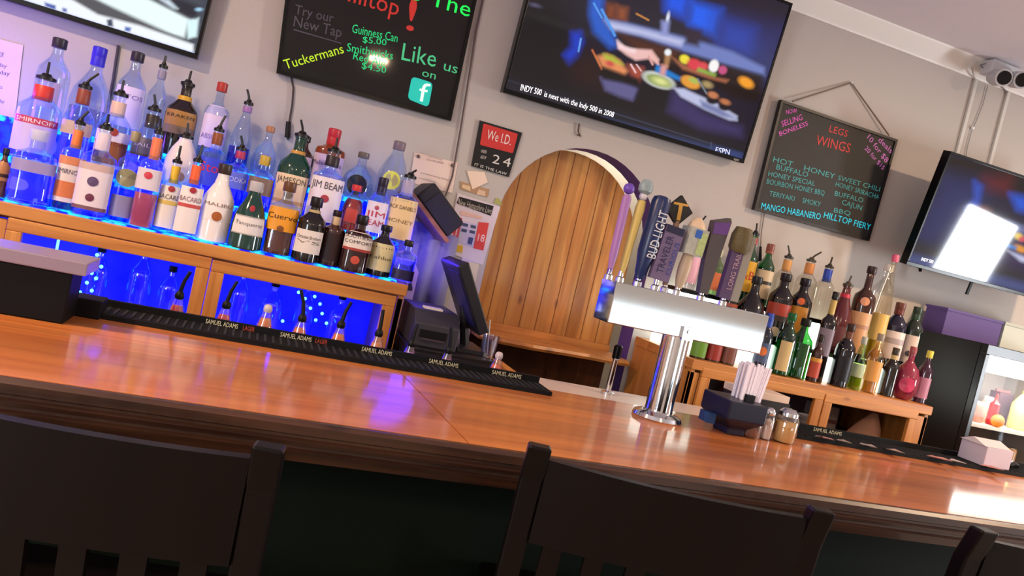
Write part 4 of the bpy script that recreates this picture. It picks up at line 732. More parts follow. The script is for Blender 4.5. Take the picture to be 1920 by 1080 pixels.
wall_text([('Like', c1(1090, 525), c1(1390, 590), .075), ('us', c1(1460, 615), c1(1580, 650), .045), ('on', c1(1270, 668), c1(1390, 700), .035)], 'lettering', em('40b078', .45), b1, YB, 'pale green lettering')
def rrect(pts, r=.18):
    out = []
    for i in range(4):
        p = Vector(pts[i]); a = Vector(pts[i-1]); b = Vector(pts[(i+1) % 4])
        for k in range(5): u = k/4; q0 = p.lerp(a, r*(1-u)); q1 = p.lerp(b, r*u); out.append(q0.lerp(q1, u))
    return out
def panel(pts, Y, name, m, parent, r=.0, th=.0015, world=True):
    q = [tuple(aty(*p, Y)[[0, 2]]) for p in pts]
    if r: q = [tuple(v) for v in rrect(q, r)]
    return MB().prism(q, Y-th, Y).build(name, m, parent)
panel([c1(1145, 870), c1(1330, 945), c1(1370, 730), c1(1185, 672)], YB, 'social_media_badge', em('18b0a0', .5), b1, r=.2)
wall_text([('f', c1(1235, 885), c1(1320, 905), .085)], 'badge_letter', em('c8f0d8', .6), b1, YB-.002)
MB().prism([tuple(aty(*p, YB)[[0, 2]]) for p in (c1(140, 265), c1(560, 385), c1(565, 378), c1(145, 255))], YB-.001, YB).build('underline', em('4c4650', .15), b1)
b2 = board('chalkboard', 'small menu board of teal and pink wing flavours hanging from a cord', [(1413, 393), (1628, 452), (1682, 262), (1464, 187)], 3.47, bm=mat('2b2a29', .5, noise=.2, scale=12, spec=.3), fm=mat('1c1a1a', .4), fw=.013)
def c2(x, y): return (1400+x/3.375, 140+y/3.375)
wall_text([('LEGS', c2(520, 360), c2(635, 395), .035), ('WINGS', c2(435, 440), c2(650, 495), .05)], 'lettering', em('b83030', .25), b2, YB, 'glowing red chalk lettering')
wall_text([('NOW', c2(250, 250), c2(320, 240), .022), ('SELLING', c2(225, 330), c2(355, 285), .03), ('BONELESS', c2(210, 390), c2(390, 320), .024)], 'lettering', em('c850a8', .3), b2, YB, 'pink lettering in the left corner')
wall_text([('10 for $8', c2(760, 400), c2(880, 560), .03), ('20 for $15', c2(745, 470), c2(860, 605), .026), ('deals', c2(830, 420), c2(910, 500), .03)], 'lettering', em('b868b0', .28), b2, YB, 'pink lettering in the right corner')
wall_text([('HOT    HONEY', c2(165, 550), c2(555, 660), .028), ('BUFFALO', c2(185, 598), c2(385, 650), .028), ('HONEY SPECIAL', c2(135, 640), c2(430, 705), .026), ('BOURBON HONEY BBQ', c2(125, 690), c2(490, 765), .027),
           ('TERIYAKI', c2(140, 765), c2(300, 800), .026), ('SMOKY', c2(350, 810), c2(465, 838), .028), ('SWEET CHILI', c2(575, 665), c2(840, 740), .026), ('HONEY SRIRACHA', c2(560, 705), c2(835, 790), .026), ('BUFFALO', c2(555, 765), c2(735, 810), .026), ('CAJUN', c2(600, 820), c2(725, 860), .028), ('BBQ', c2(550, 870), c2(655, 893), .025)], 'lettering', em('3a8c8c', .3), b2, YB, 'glowing teal chalk lettering')
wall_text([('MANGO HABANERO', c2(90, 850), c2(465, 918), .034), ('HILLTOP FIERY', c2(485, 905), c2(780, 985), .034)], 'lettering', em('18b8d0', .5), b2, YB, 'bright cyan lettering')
p0, p1, p2 = aty(1486, 190, 3.475), aty(1596, 155, 3.492), aty(1667, 254, 3.475)
cd = MB().tube([p0, p1, p2], .004).build('hanging_cord', mat('7c6a5c', .8), b2)
tag(MB().tube([(p1[0], 3.5, p1[2]), (p1[0], 3.485, p1[2]-.001)], .004).build('wall_nail', STEEL), 'nail holding up the cord of the small menu board', 'nail')
def wire(pts, r, m, label, cat='cable', name='cable'):
    return tag(MB().tube(pts, r, 6).build(name, m, smooth=True), label, cat)
def wp(px, py, Y=3.492): return tuple(aty(px, py, Y))
DKW = mat('3a2c2c', .6)
wire([wp(545, 140), wp(550, 165), wp(548, 195), wp(542, 230), wp(540, 262)], .004, DKW, 'dark cable hanging below the large menu board')
tag(MB().tube([wp(541, 228, 3.485), wp(539, 258, 3.485)], [.01, .012]).build('inline_plug', BLACK), 'black inline plug on the cable under the large menu board', 'plug')
wire([wp(915, -50), wp(905, 0), wp(892, 60), wp(875, 170), wp(862, 250), wp(848, 330), wp(835, 368)], .0035, mat('5c4848', .6), 'thin cable running down the wall between the menu board and the large television')
wire([wp(222, 85), wp(218, 110), wp(212, 150), wp(204, 190), wp(200, 230)], .006, mat('403848', .6), 'grey cable dropping from the left television behind the bottles')
wire([wp(1433, 400), wp(1427, 440), wp(1425, 480)], .0025, mat('7c6c60', .6), 'thin wire dropping below the small menu board')
tag(MB().tube([wp(1426, 462, 3.488), wp(1425, 490, 3.488)], [.006, .009]).build('inline_plug', BLACK), 'small black plug on the wire below the small menu board', 'plug')
tag(MB().tube([wp(1086, 232, 3.49), wp(1084, 246, 3.49), wp(1088, 256, 3.49), wp(1082, 252, 3.49)], .004).build('wall_hook', mat('5c3a30', .5)), 'small dark hook on the wall under the large television', 'hook')
# cable raceways to the right television and the light with two heads
for x, lb in ((3.455, 'left white cable raceway between the ceiling trim and the right television'), (3.692, 'right white cable raceway between the ceiling trim and the right television')):
    tag(MB().box(x-.011, x+.011, 3.484, 3.5, 2.3, 2.9).build('cable_raceway', mat('d0cdc6', .5), bev=.003), lb, 'cable raceway', 'white raceways above the right television')
wire([wp(1852, 160), wp(1843, 195), wp(1830, 228), wp(1822, 245), wp(1814, 275), wp(1808, 310)], .0022, mat('8c8a88', .6), 'thin grey wire hanging between the two raceways')
tag(MB().ball(wp(1824, 240, 3.488), .009).build('wire_nut', mat('f4f4f4', .2)), 'small white connector on the thin wire above the right television', 'connector')
e = thing('security_camera', 'white twin-head security camera unit up at the ceiling trim in the top right corner', 'security camera', tuple(aty(1868, 140, 3.36)))
ec = aty(1862, 132, 3.40); MB().box(ec[0]-.05, ec[0]+.16, 3.36, 3.44, ec[2]-.03, ec[2]+.045).build('housing', mat('c8c6c8', .4), e, bev=.008)
for px, py in ((1882, 146), (1916, 150)):
    h = aty(px, py, 3.3); hd = MB().tube([(h[0], 3.38, h[2]+.01), (h[0]-.012, 3.34, h[2]+.004), (h[0]-.03, 3.27, h[2]-.012)], [.026, .042, .045], 16).build('camera_head', mat('b8b8bc', .3), e, smooth=True)
    MB().tube([(h[0]-.0298, 3.27, h[2]-.012), (h[0]-.033, 3.262, h[2]-.0135)], [.036, .034], 16).build('lens', mat('0a0a0c', .08), hd)
wire([wp(1830, 112, 3.42), wp(1822, 125, 3.42), wp(1826, 143, 3.47), wp(1830, 150)], .004, mat('c0beba', .5), 'looped white cable at the ceiling trim left of the security cameras')
wire([wp(1870, 115, 3.42), wp(1850, 118, 3.41), wp(1838, 122, 3.41), wp(1850, 135, 3.44), wp(1888, 172)], .004, mat('8c8a8c', .5), 'tangled grey cable bundle beside the security cameras')
# ---------------------------------------------------------------- signs and papers
def sheet(name, label, pts, Y, m, cat='paper', th=.002): 
    P = [aty(*p, Y) for p in pts]; t = thing(name, label, cat, (float(sum(p[0] for p in P)/4), Y, float(sum(p[2] for p in P)/4))); panel(pts, Y, 'sheet', m, t, th=th); return t
s1 = sheet('age_sign', 'black and red sign reading We I.D. with the number 24', [(899, 226), (978, 249), (953, 332), (883, 311)], 3.498, mat('121214', .35), 'sign', th=.01)
def c7(x, y): return (640+x*.1875, 220+y*.1875)
panel([c7(1420, 60), c7(1765, 165), c7(1715, 360), c7(1385, 275)], 3.4875, 'red_panel', mat('c83430', .4), s1, r=.06)
wall_text([('We I.D.', c7(1450, 215), c7(1690, 280), .045)], 'lettering', mat('f0dcd8', .5), s1, 3.4845, 'white lettering')
wall_text([('2', c7(1505, 455), c7(1575, 472), .042), ('4', c7(1610, 480), c7(1685, 498), .042), ('UNDER', c7(1395, 350), c7(1450, 362), .014), ('AGE OF', c7(1390, 408), c7(1445, 420), .014), ('IT IS THE LAW', c7(1330, 480), c7(1650, 580), .012)], 'lettering', mat('d8d4cc', .5), s1, 3.4865, 'white number lettering')
s2 = sheet('notice_paper', 'pinkish permit sheet taped to the wall right of the back-row bottles', [(777, 286), (858, 305), (848, 362), (768, 342)], 3.498, mat('e8d0c4', .7))
wall_text([('STATE OF NEW HAMPSHIRE', c7(850, 430), c7(1020, 470), .01), ('LICENSE', c7(870, 400), c7(1010, 435), .01), ('on premises beverage and liquor', c7(790, 560), c7(1090, 640), .009), ('cocktail lounge', c7(770, 610), c7(950, 660), .008)], 'print', mat('a08c84', .6), s2, 3.4955)
for q_ in ((c7(770, 390)), (c7(1110, 480))): MB().ball(aty(*q_, 3.494), .008, 8).build('push_pin', mat('6c5c58', .4), s2)
s3 = sheet('sticky_note', 'cream slip of paper pinned crookedly under the We I.D. sign', [c7(1255, 535), c7(1430, 545), c7(1465, 650), c7(1310, 720)], 3.496, mat('ecd4c0', .7))
s4 = sheet('picture_card', 'brown picture card pinned above the lottery poster', [c7(1190, 720), c7(1460, 800), c7(1480, 720), c7(1190, 640)], 3.498, mat('b08c68', .6))
panel([c7(1200, 700), c7(1290, 740), c7(1290, 690), c7(1215, 670)], 3.4955, 'print', mat('dcc09c', .6), s4)
panel([c7(1350, 770), c7(1440, 790), c7(1440, 740), c7(1370, 720)], 3.4955, 'print', mat('d8b898', .6), s4)
s5 = sheet('lottery_poster', 'flyer with a black New Hampshire banner and red price blocks beside the arched door', [(836, 472), (905, 497), (938, 388), (858, 362)], 3.497, mat('d8ccd4', .6), 'poster')
def c8(x, y): return (820+x*.17588, 330+y*.17588)
panel([c8(205, 290), c8(570, 425), c8(600, 320), c8(235, 220)], 3.4945, 'banner', mat('141212', .5), s5)
wall_text([('New Hampshire Live', c8(215, 305), c8(570, 405), .03)], 'lettering', mat('b8b0a4', .5), s5, 3.492, 'grey banner lettering')
for pts, cc in (([c8(105, 700), c8(205, 720), c8(265, 450), c8(200, 430)], 'd04858'), ([c8(385, 770), c8(490, 795), c8(550, 500), c8(440, 490)], 'd84440'), ([c8(95, 775), c8(265, 820), c8(275, 745), c8(110, 715)], 'dcb030'), ([c8(215, 700), c8(380, 760), c8(420, 510), c8(265, 480)], 'c8c0e0'), ([c8(245, 415), c8(470, 460), c8(480, 430), c8(255, 370)], 'e0b8a8')):
    panel(pts, 3.4945, 'colour_block', mat(cc, .5), s5)
for x, y in ((270, 500), (355, 520), (258, 560), (345, 575)): panel([c8(x, y+30), c8(x+52, y+42), c8(x+58, y+12), c8(x+6, y)], 3.492, 'small_picture', mat('3c4c6c', .5), s5)
panel([c8(325, 720), c8(365, 735), c8(385, 660), c8(340, 650)], 3.492, 'small_picture', mat('34487c', .5), s5)
wall_text([('21', c8(130, 620), c8(200, 635), .035), ('18', c8(425, 690), c8(495, 705), .035)], 'lettering', mat('f0dce0', .5), s5, 3.4922, 'white price lettering')
s6 = sheet('notice_paper', 'plain pale sheet hanging below the lottery flyer', [c8(255, 900), c8(440, 930), c8(470, 800), c8(285, 750)], 3.4985, mat('cfc2e0', .7))
s8 = sheet('notice_paper', 'cream sheet low on the wall at the left edge of the arched door', [c8(350, 1150), c8(400, 1150), c8(450, 915), c8(330, 900)], 3.4992, mat('dcd0b0', .7))
s7 = sheet('sticky_note', 'yellow-green note stuck on the wall beside the arch top', [c8(600, 290), c8(690, 315), c8(660, 240), c8(625, 235)], 3.498, mat('a8a860', .7))
s9 = sheet('wall_poster', 'tall pale poster with dark writing at the far left edge of the wall', [(-60, 380), (8, 400), (44, 85), (-30, 66)], 3.497, mat('d8c4d4', .7), 'poster')
wall_text([('HAPPY HOUR', (-30, 98), (6, 108), .02), ('monday', (-25, 118), (12, 128), .016), ('tuesday', (-25, 135), (18, 142), .016), ('$2 drafts', (-28, 160), (4, 167), .014), ('wednesday', (-30, 186), (8, 194), .014)], 'lettering', mat('4c3a48', .6), s9, 3.4945)
# ---------------------------------------------------------------- register corner
tag(MB().box(.585, .925, 2.87, 3.45, 0, .93).build('register_stand', mat('151417', .5), bev=.004), 'low black stand between the left cabinet and the arched door', 'cabinet')
cdw = thing('cash_drawer', 'black cash drawer at the bottom of the register', 'cash drawer', (.75, 3.0, .93))
MB().box(.59, .915, 2.76, 3.2, .931, 1.035).build('drawer_case', mat('121115', .4), cdw, bev=.004)
MB().box(.60, .905, 2.752, 2.762, .94, 1.02).build('drawer_front', mat('1a191d', .35), cdw, bev=.002)
pt = thing('receipt_printer', 'dark grey receipt printer with a paper slot on the cash drawer', 'printer', (.67, 2.95, 1.035))
MB().prismx([(2.80, 1.0355), (2.80, 1.12), (2.86, 1.165), (3.1, 1.165), (3.1, 1.0355)], .60, .77).build('printer_case', mat('34323a', .45), pt, bev=.004)
MB().box(.625, .725, 2.796, 2.802, 1.07, 1.098).build('paper_slot', BLACK, pt)
MB().box(.63, .72, 2.792, 2.797, 1.062, 1.068).build('tear_bar', mat('9c9aa0', .3, 1), pt)
MB().box(.64, .71, 2.88, 2.92, 1.165, 1.172).build('receipt', PAPER, pt)
mo = thing('register_monitor', 'thin black touch screen seen nearly edge-on beside the arched door', 'monitor', (.86, 2.8, 1.036))
Mx = Matrix.Translation((.875, 2.78, 1.135)) @ Matrix.Rotation(R_(-30), 4, 'Y')
m_ = MB().box(-.042, 0, 0, .31, 0, .27).xf(Mx); m_.build('screen_housing', mat('1a1a20', .35), mo, bev=.005)
m_ = MB().box(.0002, .002, .015, .295, .015, .255).xf(Mx); m_.build('screen_glass', BLACKG, mo)
m_ = MB().box(-.044, -.0422, .03, .2, .03, .24).xf(Mx); m_.build('rear_cover_sheen', mat('22225a', .3), mo)  # bluish reflection on the monitor's back, put in as colour
MB().box(.785, .9, 2.84, 3.06, 1.0355, 1.05).tube([(.84, 2.95, 1.05), (.80, 2.94, 1.2)], .018).build('stand', mat('28272c', .4), mo)
# angled black box on the slanted pine bracket
ab = thing('wall_speaker', 'black box speaker tilted on a slanted wooden bracket right of the back-row bottles', 'speaker', (.66, 3.3, 1.5))
Ms = Matrix.Translation((.685, 3.33, 1.535)) @ Matrix.Rotation(R_(40), 4, 'Y')
MB().box(-.105, .105, -.13, .13, -.045, .05).xf(Ms).build('speaker_case', mat('1c1b20', .6), ab, bev=.012)
MB().box(-.06, .098, -.134, -.129, -.037, .042).xf(Ms).build('front_grille', mat('26252c', .8, bump=.5, scale=500), ab)
tag(MB().box(-.13, .12, -.14, .165, -.062, -.0455).xf(Ms).build('slanted_bracket', wood('pine', '7c4a34', 'a8704c', 'X')), 'slanted wooden bracket board under the tilted black speaker', 'shelf')
pb = thing('plastic_sheet', 'translucent lilac plastic sheet hanging behind the register', 'sheet', (.7, 3.44, 1.17))
mb = MB(); n = 12
pts = [(.575+.27*i/n, 3.43+.012*math.sin(i*1.7), 1) for i in range(n+1)]
mb.loft([[(x, y, 1.12), (x, y, 1.47-.25*max(0, (x-.72)))] for x, y, _ in pts], cap=False, close=False)
sh = mb.build('sheet', mat('8c88b8', .6), pb, smooth=True); so = sh.modifiers.new('s', 'SOLIDIFY'); so.thickness = .002
pc_ = thing('photo_card', 'small card with a dark sketch propped behind the printer', 'card', (.62, 3.2, 1.166))
MB().prism([(.59, 1.04), (.655, 1.04), (.655, 1.27), (.635, 1.30), (.605, 1.30), (.59, 1.27)], 3.205, 3.209).build('card', mat('b8a0b0', .6), pc_)
MB().prism([(.60, 1.20), (.61, 1.24), (.62, 1.2), (.632, 1.235), (.645, 1.2), (.645, 1.19), (.60, 1.19)], 3.203, 3.2048).build('sketch', mat('2a2030', .6), pc_)
gl = thing('glass_tumbler', 'small clear tumbler with a straw at the right of the receipt printer', 'glass', (.90, 2.83, 1.0355))
MB().lathe([(.018, 0), (.026, .001), (.032, .085), (.030, .085), (.024, .006), (.002, .005)], n=18).build('tumbler', thin_glass((.85, .85, .95), .35), gl, world=False, smooth=True)
MB().tube([(0, 0, .01), (-.02, 0, .14)], .003).build('straw', WHITE, gl, world=False)
# white-topped inner work surface
wt = thing('work_surface', 'pale inner work surface with a pine end board behind the bar', 'counter', (1.5, 2.7, 0))
p = [atz(975, 694, 1.0), atz(1212, 745, 1.0), atz(1345, 778, 1.0)]
MB().box(.965, 2.2, 2.45, 2.80, .96, 1.0).build('top', mat('dcd0c8', .3), wt)
MB().box(.93, .965, 2.45, 2.86, .6, 1.03).build('end_board', PINE_V, wt)
MB().box(.965, 2.2, 2.46, 2.79, 0, .96).build('carcass', mat('3a2c34', .6), wt)
# faucet
fa = thing('faucet', 'chrome faucet with a black handle behind the bar', 'faucet', (1.40, 2.66, 1.0))
fp = aty(1160, 650, 2.70); MB().tube([(fp[0], 2.7, 1.0), (fp[0], 2.7, fp[2]-.05), (fp[0]-.0, 2.69, fp[2]-.04)], .011, 12).build('spout', CHROME, fa, smooth=True)
MB().lathe([(.010, -.05), (.016, -.045), (.017, 0), (.010, .006)], (fp[0], 2.7, fp[2]), 14).build('handle', BLACKG, fa, smooth=True)
MB().lathe([(.026, 0), (.026, .01), (.014, .014)], (fp[0], 2.7, 1.0), 16).build('base_flange', CHROME, fa, smooth=True)
# ---------------------------------------------------------------- black caddy on the bar (left)
cb = thing('bar_caddy', 'black box caddy with a pale flat lid at the left end of the bar mat', 'caddy', (-.5, 2.03, BZ))
MB().box(-.78, -.352, 1.96, 2.08, BZ, BZ+.115).build('body', mat('060507', .6, spec=.2), cb, bev=.004)
MB().box(-.79, -.325, 1.95, 2.10, BZ+.115, BZ+.145).build('lid', mat('8c7c8c', .35), cb, bev=.003)
MB().box(-.78, -.30, 2.08, 2.16, BZ, BZ+.045).build('front_tray', mat('0a090e', .6, spec=.2), cb, bev=.003)
# ---------------------------------------------------------------- beer tower
tw = thing('beer_tap_tower', 'chrome T-shaped beer tower standing on the bar', 'beer tower', (1.2, 2.04, BZ))
TX, TY = 1.2, 2.045
MB().lathe([(.072, 0), (.074, .004), (.070, .014), (.055, .02), (.044, .024)], (TX, TY, BZ), 40).build('base_flange', CHROME, tw, smooth=True)
MB().lathe([(.042, .02), (.0405, .03), (.0405, .235), (.0405, .25)], (TX, TY, BZ), 40).build('column', CHROME, tw, smooth=True)
MB().box(.95, 1.455, 1.994, 2.094, 1.318, 1.434).build('tap_box', STEEL, tw, bev=.003)
MB().box(TX-.018, TX+.018, 1.984, 1.994, 1.315, 1.352).tube([(TX, 1.98, 1.34), (TX, 1.984, 1.34)], .006).build('clip', CHROME, tw)
HX = [.985, 1.06, 1.125, 1.19, 1.25, 1.315, 1.40]
def tap(label, base_px, top_px, parts, Y=2.05):
    zb = 1.434; a = aty(base_px[0], base_px[1], Y); b = aty(top_px[0], top_px[1], Y); t = thing('tap_handle', label, 'tap handle', (a[0], Y, zb), 'beer tap handles on the chrome tower')
    ax = Vector((b[0]-a[0], 0, b[2]-zb)); L_ = ax.length; q = Vector((0, 0, 1)).rotation_difference(ax)
    M = q.to_matrix().to_4x4()
    MB().lathe([(.012, -.001), (.012, .012), (.007, .016), (.007, .03)], n=14).build('ferrule', CHROME, t, world=False, smooth=True)
    for nm, mb_, m in parts(L_): mb_.xf(M).build(nm, m, t, world=False, smooth=(nm not in ('plaque', 'lettering')))
    return t
def vtext(s, L0, L1, w_, y, flip=False):  # lettering running up the handle
    # letters read bottom-to-top
    h = w_; return text_map(s, lambda x, yy: (h/2-yy*h, y, L0+(L1-L0)*x))
# 1 purple/yellow slim pair
def h1(L): return [('shaft', MB().lathe([(.006, .02), (.012, .07), (.013, L*.8), (.010, L*.84)], n=14), mat('a070b0', .4)), ('ball_top', MB().ball((0, 0, L*.9), .016), mat('6a48b0', .3)), ('lower_stem', MB().lathe([(.007, .015), (.008, .075)], n=10), mat('3a20a0', .3))]
tap('slim purple tap handle with a ball top, leftmost on the tower', (1138, 530), (1184, 335), h1)
def h2(L): return [('shaft', MB().lathe([(.006, .02), (.010, .05), (.014, L*.72), (.011, L*.8)], n=14), mat('c8b060', .45)), ('knob', MB().ball((0, 0, L*.84), .012), mat('d0ccd0', .25)), ('figure_top', MB().lathe([(.010, L*.86), (.020, L*.89), (.021, L*.95), (.012, L)], n=10), mat('8c9ca0', .4, noise=.4, scale=120))]
tap('yellow tap handle with a grey-white knob top, second from left', (1160, 532), (1215, 338), h2)
def h3(L): return [('shaft', MB().lathe([(.012, .02), (.018, .04), (.020, .06), (.027, .10), (.028, L*.93), (.024, L*.98), (.012, L)], n=20), mat('1c2a58', .3)), ('lettering', text_map('BUD LIGHT', lambda x, yy: ((.0325)*math.sin((yy-.5)*-1.0+.05), -.0325*math.cos((yy-.5)*-1.0+.05), .085+(L*.84-.085)*x)), mat('d8d8dc', .4))]
tap('thick navy blue tap handle with white lettering', (1192, 545), (1243, 368), h3)
def h4(L): return [('shaft', MB().box(-.030, .030, -.010, .010, .03, L*.9), mat('6a5878', .5)), ('plaque', MB().box(-.028, .028, -.0115, -.010, L*.80, L*.9), mat('1c1838', .4)), ('lettering', text_map('TRAVELER', lambda x, yy: (.002-yy*.022, -.0118, .05+(L*.76-.05)*x)), mat('241c4c', .4)), ('side_lettering', text_map('CURIOUS', lambda x, yy: (.026-yy*.016, -.0118, .05+(L*.7-.05)*x)), mat('283c90', .4))]
tap('flat purple-grey tap handle with dark lettering running up it', (1228, 540), (1270, 412), h4, Y=2.035)
def h5(L): return [('stem', MB().lathe([(.008, .02), (.009, L*.75)], n=12), mat('a07858', .4)), ('diamond_sign', MB().prism([(0, L*.70), (.043, L*.86), (0, L*1.02), (-.043, L*.86)], -.007, .007), mat('1c1816', .4)), ('plaque', MB().prism([(-.024, L*.915), (-.024, L*.94), (.024, L*.94), (.024, L*.915), (.006, L*.915), (.006, L*.76), (-.006, L*.76), (-.006, L*.915)], -.0085, -.0072), mat('c89440', .4))]
tap('tap handle topped by a black diamond with a gold letter T', (1245, 545), (1277, 370), h5, Y=2.072)
def h6(L): return [('shaft', MB().lathe([(.010, .02), (.017, .05), (.019, L*.35), (.016, L*.5), (.013, L*.55)], n=16), mat('c0a88c', .4)), ('cube_block', MB().box(-.030, .030, -.026, .026, L*.52, L*.86), mat('a8a89c', .4, noise=.3, scale=90)), ('blue_picture', MB().box(-.012, .008, -.028, -.0265, L*.74, L*.84), mat('2c5cb0', .4)), ('green_picture', MB().box(.004, .028, -.0275, -.0262, L*.54, L*.82), mat('a8b878', .4, noise=.4, scale=110)), ('cone_top', MB().lathe([(.028, L*.86), (.022, L*.92), (.010, L*.985), (.003, L)], n=18), mat('dcc0a0', .4))]
tap('white bulbous tap handle with a picture block and cone top', (1268, 552), (1312, 408), h6)
def h7(L): return [('blade', MB().prism([(-.014, .02), (.014, .02), (.024, L*.5), (.036, L*.96), (.03, L), (-.022, L*.93), (-.022, L*.5)], -.012, .012), mat('4a4040', .45)), ('plaque', MB().prism([(-.018, L*.78), (.030, L*.80), (.033, L*.95), (-.019, L*.91)], -.0135, -.0122), mat('5c3478', .4))]
tap('dark grey blade-shaped tap handle with a purple upper end', (1312, 565), (1350, 405), h7)
def h8(L): return [('shaft', MB().box(-.024, .016, -.010, .010, .02, L*.72), mat('4c3458', .45)), ('back_board', MB().box(.008, .046, -.006, .014, .02, L*.93), mat('8c8478', .5)), ('carved_top', MB().lathe([(.024, L*.68), (.032, L*.74), (.032, L*.9), (.024, L)], n=9), mat('5c5030', .6, noise=.5, scale=140)), ('lettering', text_map('LONG TRAIL', lambda x, yy: (.009-yy*.018, -.011, .05+(L*.68-.05)*x)), mat('b08c94', .4))]
tap('brown carved-top tap handle with light lettering, rightmost on the tower', (1352, 578), (1396, 428), h8)
# ---------------------------------------------------------------- straw caddy and shakers
sc = thing('straw_caddy', 'black and navy caddy holding a fan of straws right of the tower', 'caddy', (1.44, 2.03, BZ))
MB().loft([[(1.40-a, 1.98-a, z), (1.46+a, 1.98-a, z), (1.46+a, 2.06+a, z), (1.40-a, 2.06+a, z)] for a, z in ((0, BZ), (.0, BZ+.02), (.035, BZ+.05), (.035, BZ+.105))]).build('bin', mat('10142c', .35), sc, bev=.004)
MB().box(1.44, 1.47, 1.985, 2.0, BZ+.105, BZ+.125).build('divider', BLACK, sc)
MB().box(1.34, 1.365, 2.0, 2.05, BZ+.02, BZ+.05).build('side_tab', mat('1c4070', .4), sc)
for i in range(44):
    a = (i % 15)/14; x = 1.434+.062*a+random.uniform(-.002, .002); y = 2.003+.022*(i//15)+random.uniform(-.004, .004)
    s_ = MB().tube([(x, y, BZ+.1055), (x+.008+.012*(a-.4), y+.003, BZ+.212+random.uniform(-.008, .006))], .0042, 7).build('drinking_straw', mat('ece0ea', .35)); tag(s_, 'thin white drinking straw in the fan of straws of the navy caddy', 'straw', 'drinking straws in the navy caddy')
nk = thing('napkin_stack', 'cream napkin stack lying across the back of the caddy and shakers', 'napkins', (1.58, 2.13, BZ))
MB().box(1.50, 1.68, 2.09, 2.19, BZ, BZ+.105).build('holder', mat('1c1a1c', .4), nk)
MB().box(1.49, 1.67, 2.085, 2.185, BZ+.1055, BZ+.128).build('napkins', mat('e0c8b4', .7), nk, bev=.002)
def jar(label, px, base, r, h, fillc, fh, lidc=CHROME, prof=None):
    p = atz(px, base, BZ); t = thing('shaker_jar', label, 'shaker', (p[0], p[1]+.02, BZ))
    P = prof or [(r*.9, 0), (r, .006), (r, h*.62), (r*.86, h*.74), (r*.8, h*.78)]
    MB().lathe(P, n=22).build('glass_body', thin_glass((.9, .88, .85), .22), t, world=False, smooth=True)
    MB().lathe([(a*.9, .003+z*.9) for a, z in P if z <= h*fh]+[(.002, h*fh*.92)], n=20).build('contents', mat(fillc, .8, noise=.3, scale=260), t, world=False, smooth=True)
    MB().lathe([(r*.82, h*.77), (r*.86, h*.78), (r*.84, h*.88), (r*.55, h*.97), (r*.1, h)], n=20).build('lid', lidc, t, world=False, smooth=True)
    return t
jar('glass shaker of red pepper flakes beside the straw caddy', 1410, 822, .034, .098, '5c2418', .6)
jar('slim salt shaker between the two wide glass shakers', 1440, 827, .018, .098, 'e0d0cc', .72)
jar('wide glass shaker of grated cheese, right of the salt', 1474, 832, .036, .105, 'e0b470', .68)
# napkin box on the right bar mat
nb = thing('napkin_dispenser', 'white box of napkins on the bar mat at the right edge', 'napkin box', (2.6, 2.16, BZ+.015))
MB().box(2.545, 2.67, 2.105, 2.215, BZ+.0146, BZ+.085).build('box', mat('c8bcc8', .6), nb, bev=.002)
MB().prismx([(2.105, BZ+.0852), (2.16, BZ+.105), (2.215, BZ+.0852)], 2.535, 2.66).build('napkin', mat('d8ccd0', .7), nb)
ashp = atz(1905, 872, BZ); at_ = thing('bottle_opener', 'small dark metal opener lying by the napkin box', 'bottle opener', (2.75, 2.17, BZ+.016))
MB().tube([(2.72, 2.15, BZ+.024), (2.76, 2.17, BZ+.03), (2.80, 2.18, BZ+.024)], [.008, .012, .008], 10).build('opener', mat('3a4048', .2, 1), at_, smooth=True)
# ---------------------------------------------------------------- fridge at the right
FX0, FX1, FY0, FY1, FZ = 3.40, 4.15, 2.97, 3.44, 1.52
fr = thing('display_fridge', 'black glass-door display fridge glowing white at the right edge', 'fridge', (3.75, 3.2, 0))
MB().box(FX0, FX0+.03, FY0+.02, FY1, 0, FZ).box(FX1-.03, FX1, FY0+.02, FY1, 0, FZ).box(FX0+.03, FX1-.03, FY1-.03, FY1, 0, FZ).box(FX0+.03, FX1-.03, FY0+.02, FY1-.03, FZ-.045, FZ).box(FX0+.03, FX1-.03, FY0+.02, FY1-.03, 0, .15).build('cabinet_body', mat('0e0c10', .5), fr)
MB().box(FX0+.03, FX0+.034, FY0+.03, FY1-.03, .15, FZ-.045).box(FX0+.03, FX1-.03, FY1-.034, FY1-.03, .15, FZ-.045).box(FX1-.034, FX1-.03, FY0+.03, FY1-.03, .15, FZ-.045).build('liner', mat('a8a09c', .5), fr)
MB().box(FX0, FX1, FY0-.02, FY0+.018, FZ-.05, FZ).box(FX0, FX0+.028, FY0-.02, FY0+.018, .15, FZ-.05).box(FX1-.045, FX1, FY0-.02, FY0+.018, .15, FZ-.05).box(FX0, FX1, FY0-.02, FY0+.018, .1, .15).build('door_frame', mat('1a1a1e', .3), fr, bev=.003)
MB().box(FX0+.028, FX1-.045, FY0-.004, FY0, .15, FZ-.05).build('door_glass', thin_glass((.96, .97, .97), .0015), fr)
MB().box(FX0+.035, FX1-.05, FY0+.035, FY0+.06, FZ-.135, FZ-.05).build('header_light', mat((1, .95, .88), .5, emit=7), fr)
MB().box(FX0+.035, FX1-.035, FY0+.05, FY1-.035, 1.105, 1.12).build('shelf', mat('d8c8b8', .3), fr)
MB().box(FX0+.035, FX1-.035, FY0+.05, FY1-.035, .8, .812).build('shelf', mat('d8c8b8', .3), fr)
area('fridge_light', ((FX0+FX1)/2, FY0+.1, FZ-.14), ((FX0+FX1)/2, FY0+.25, .9), .6, .05, 3.0, (1, .93, .85))
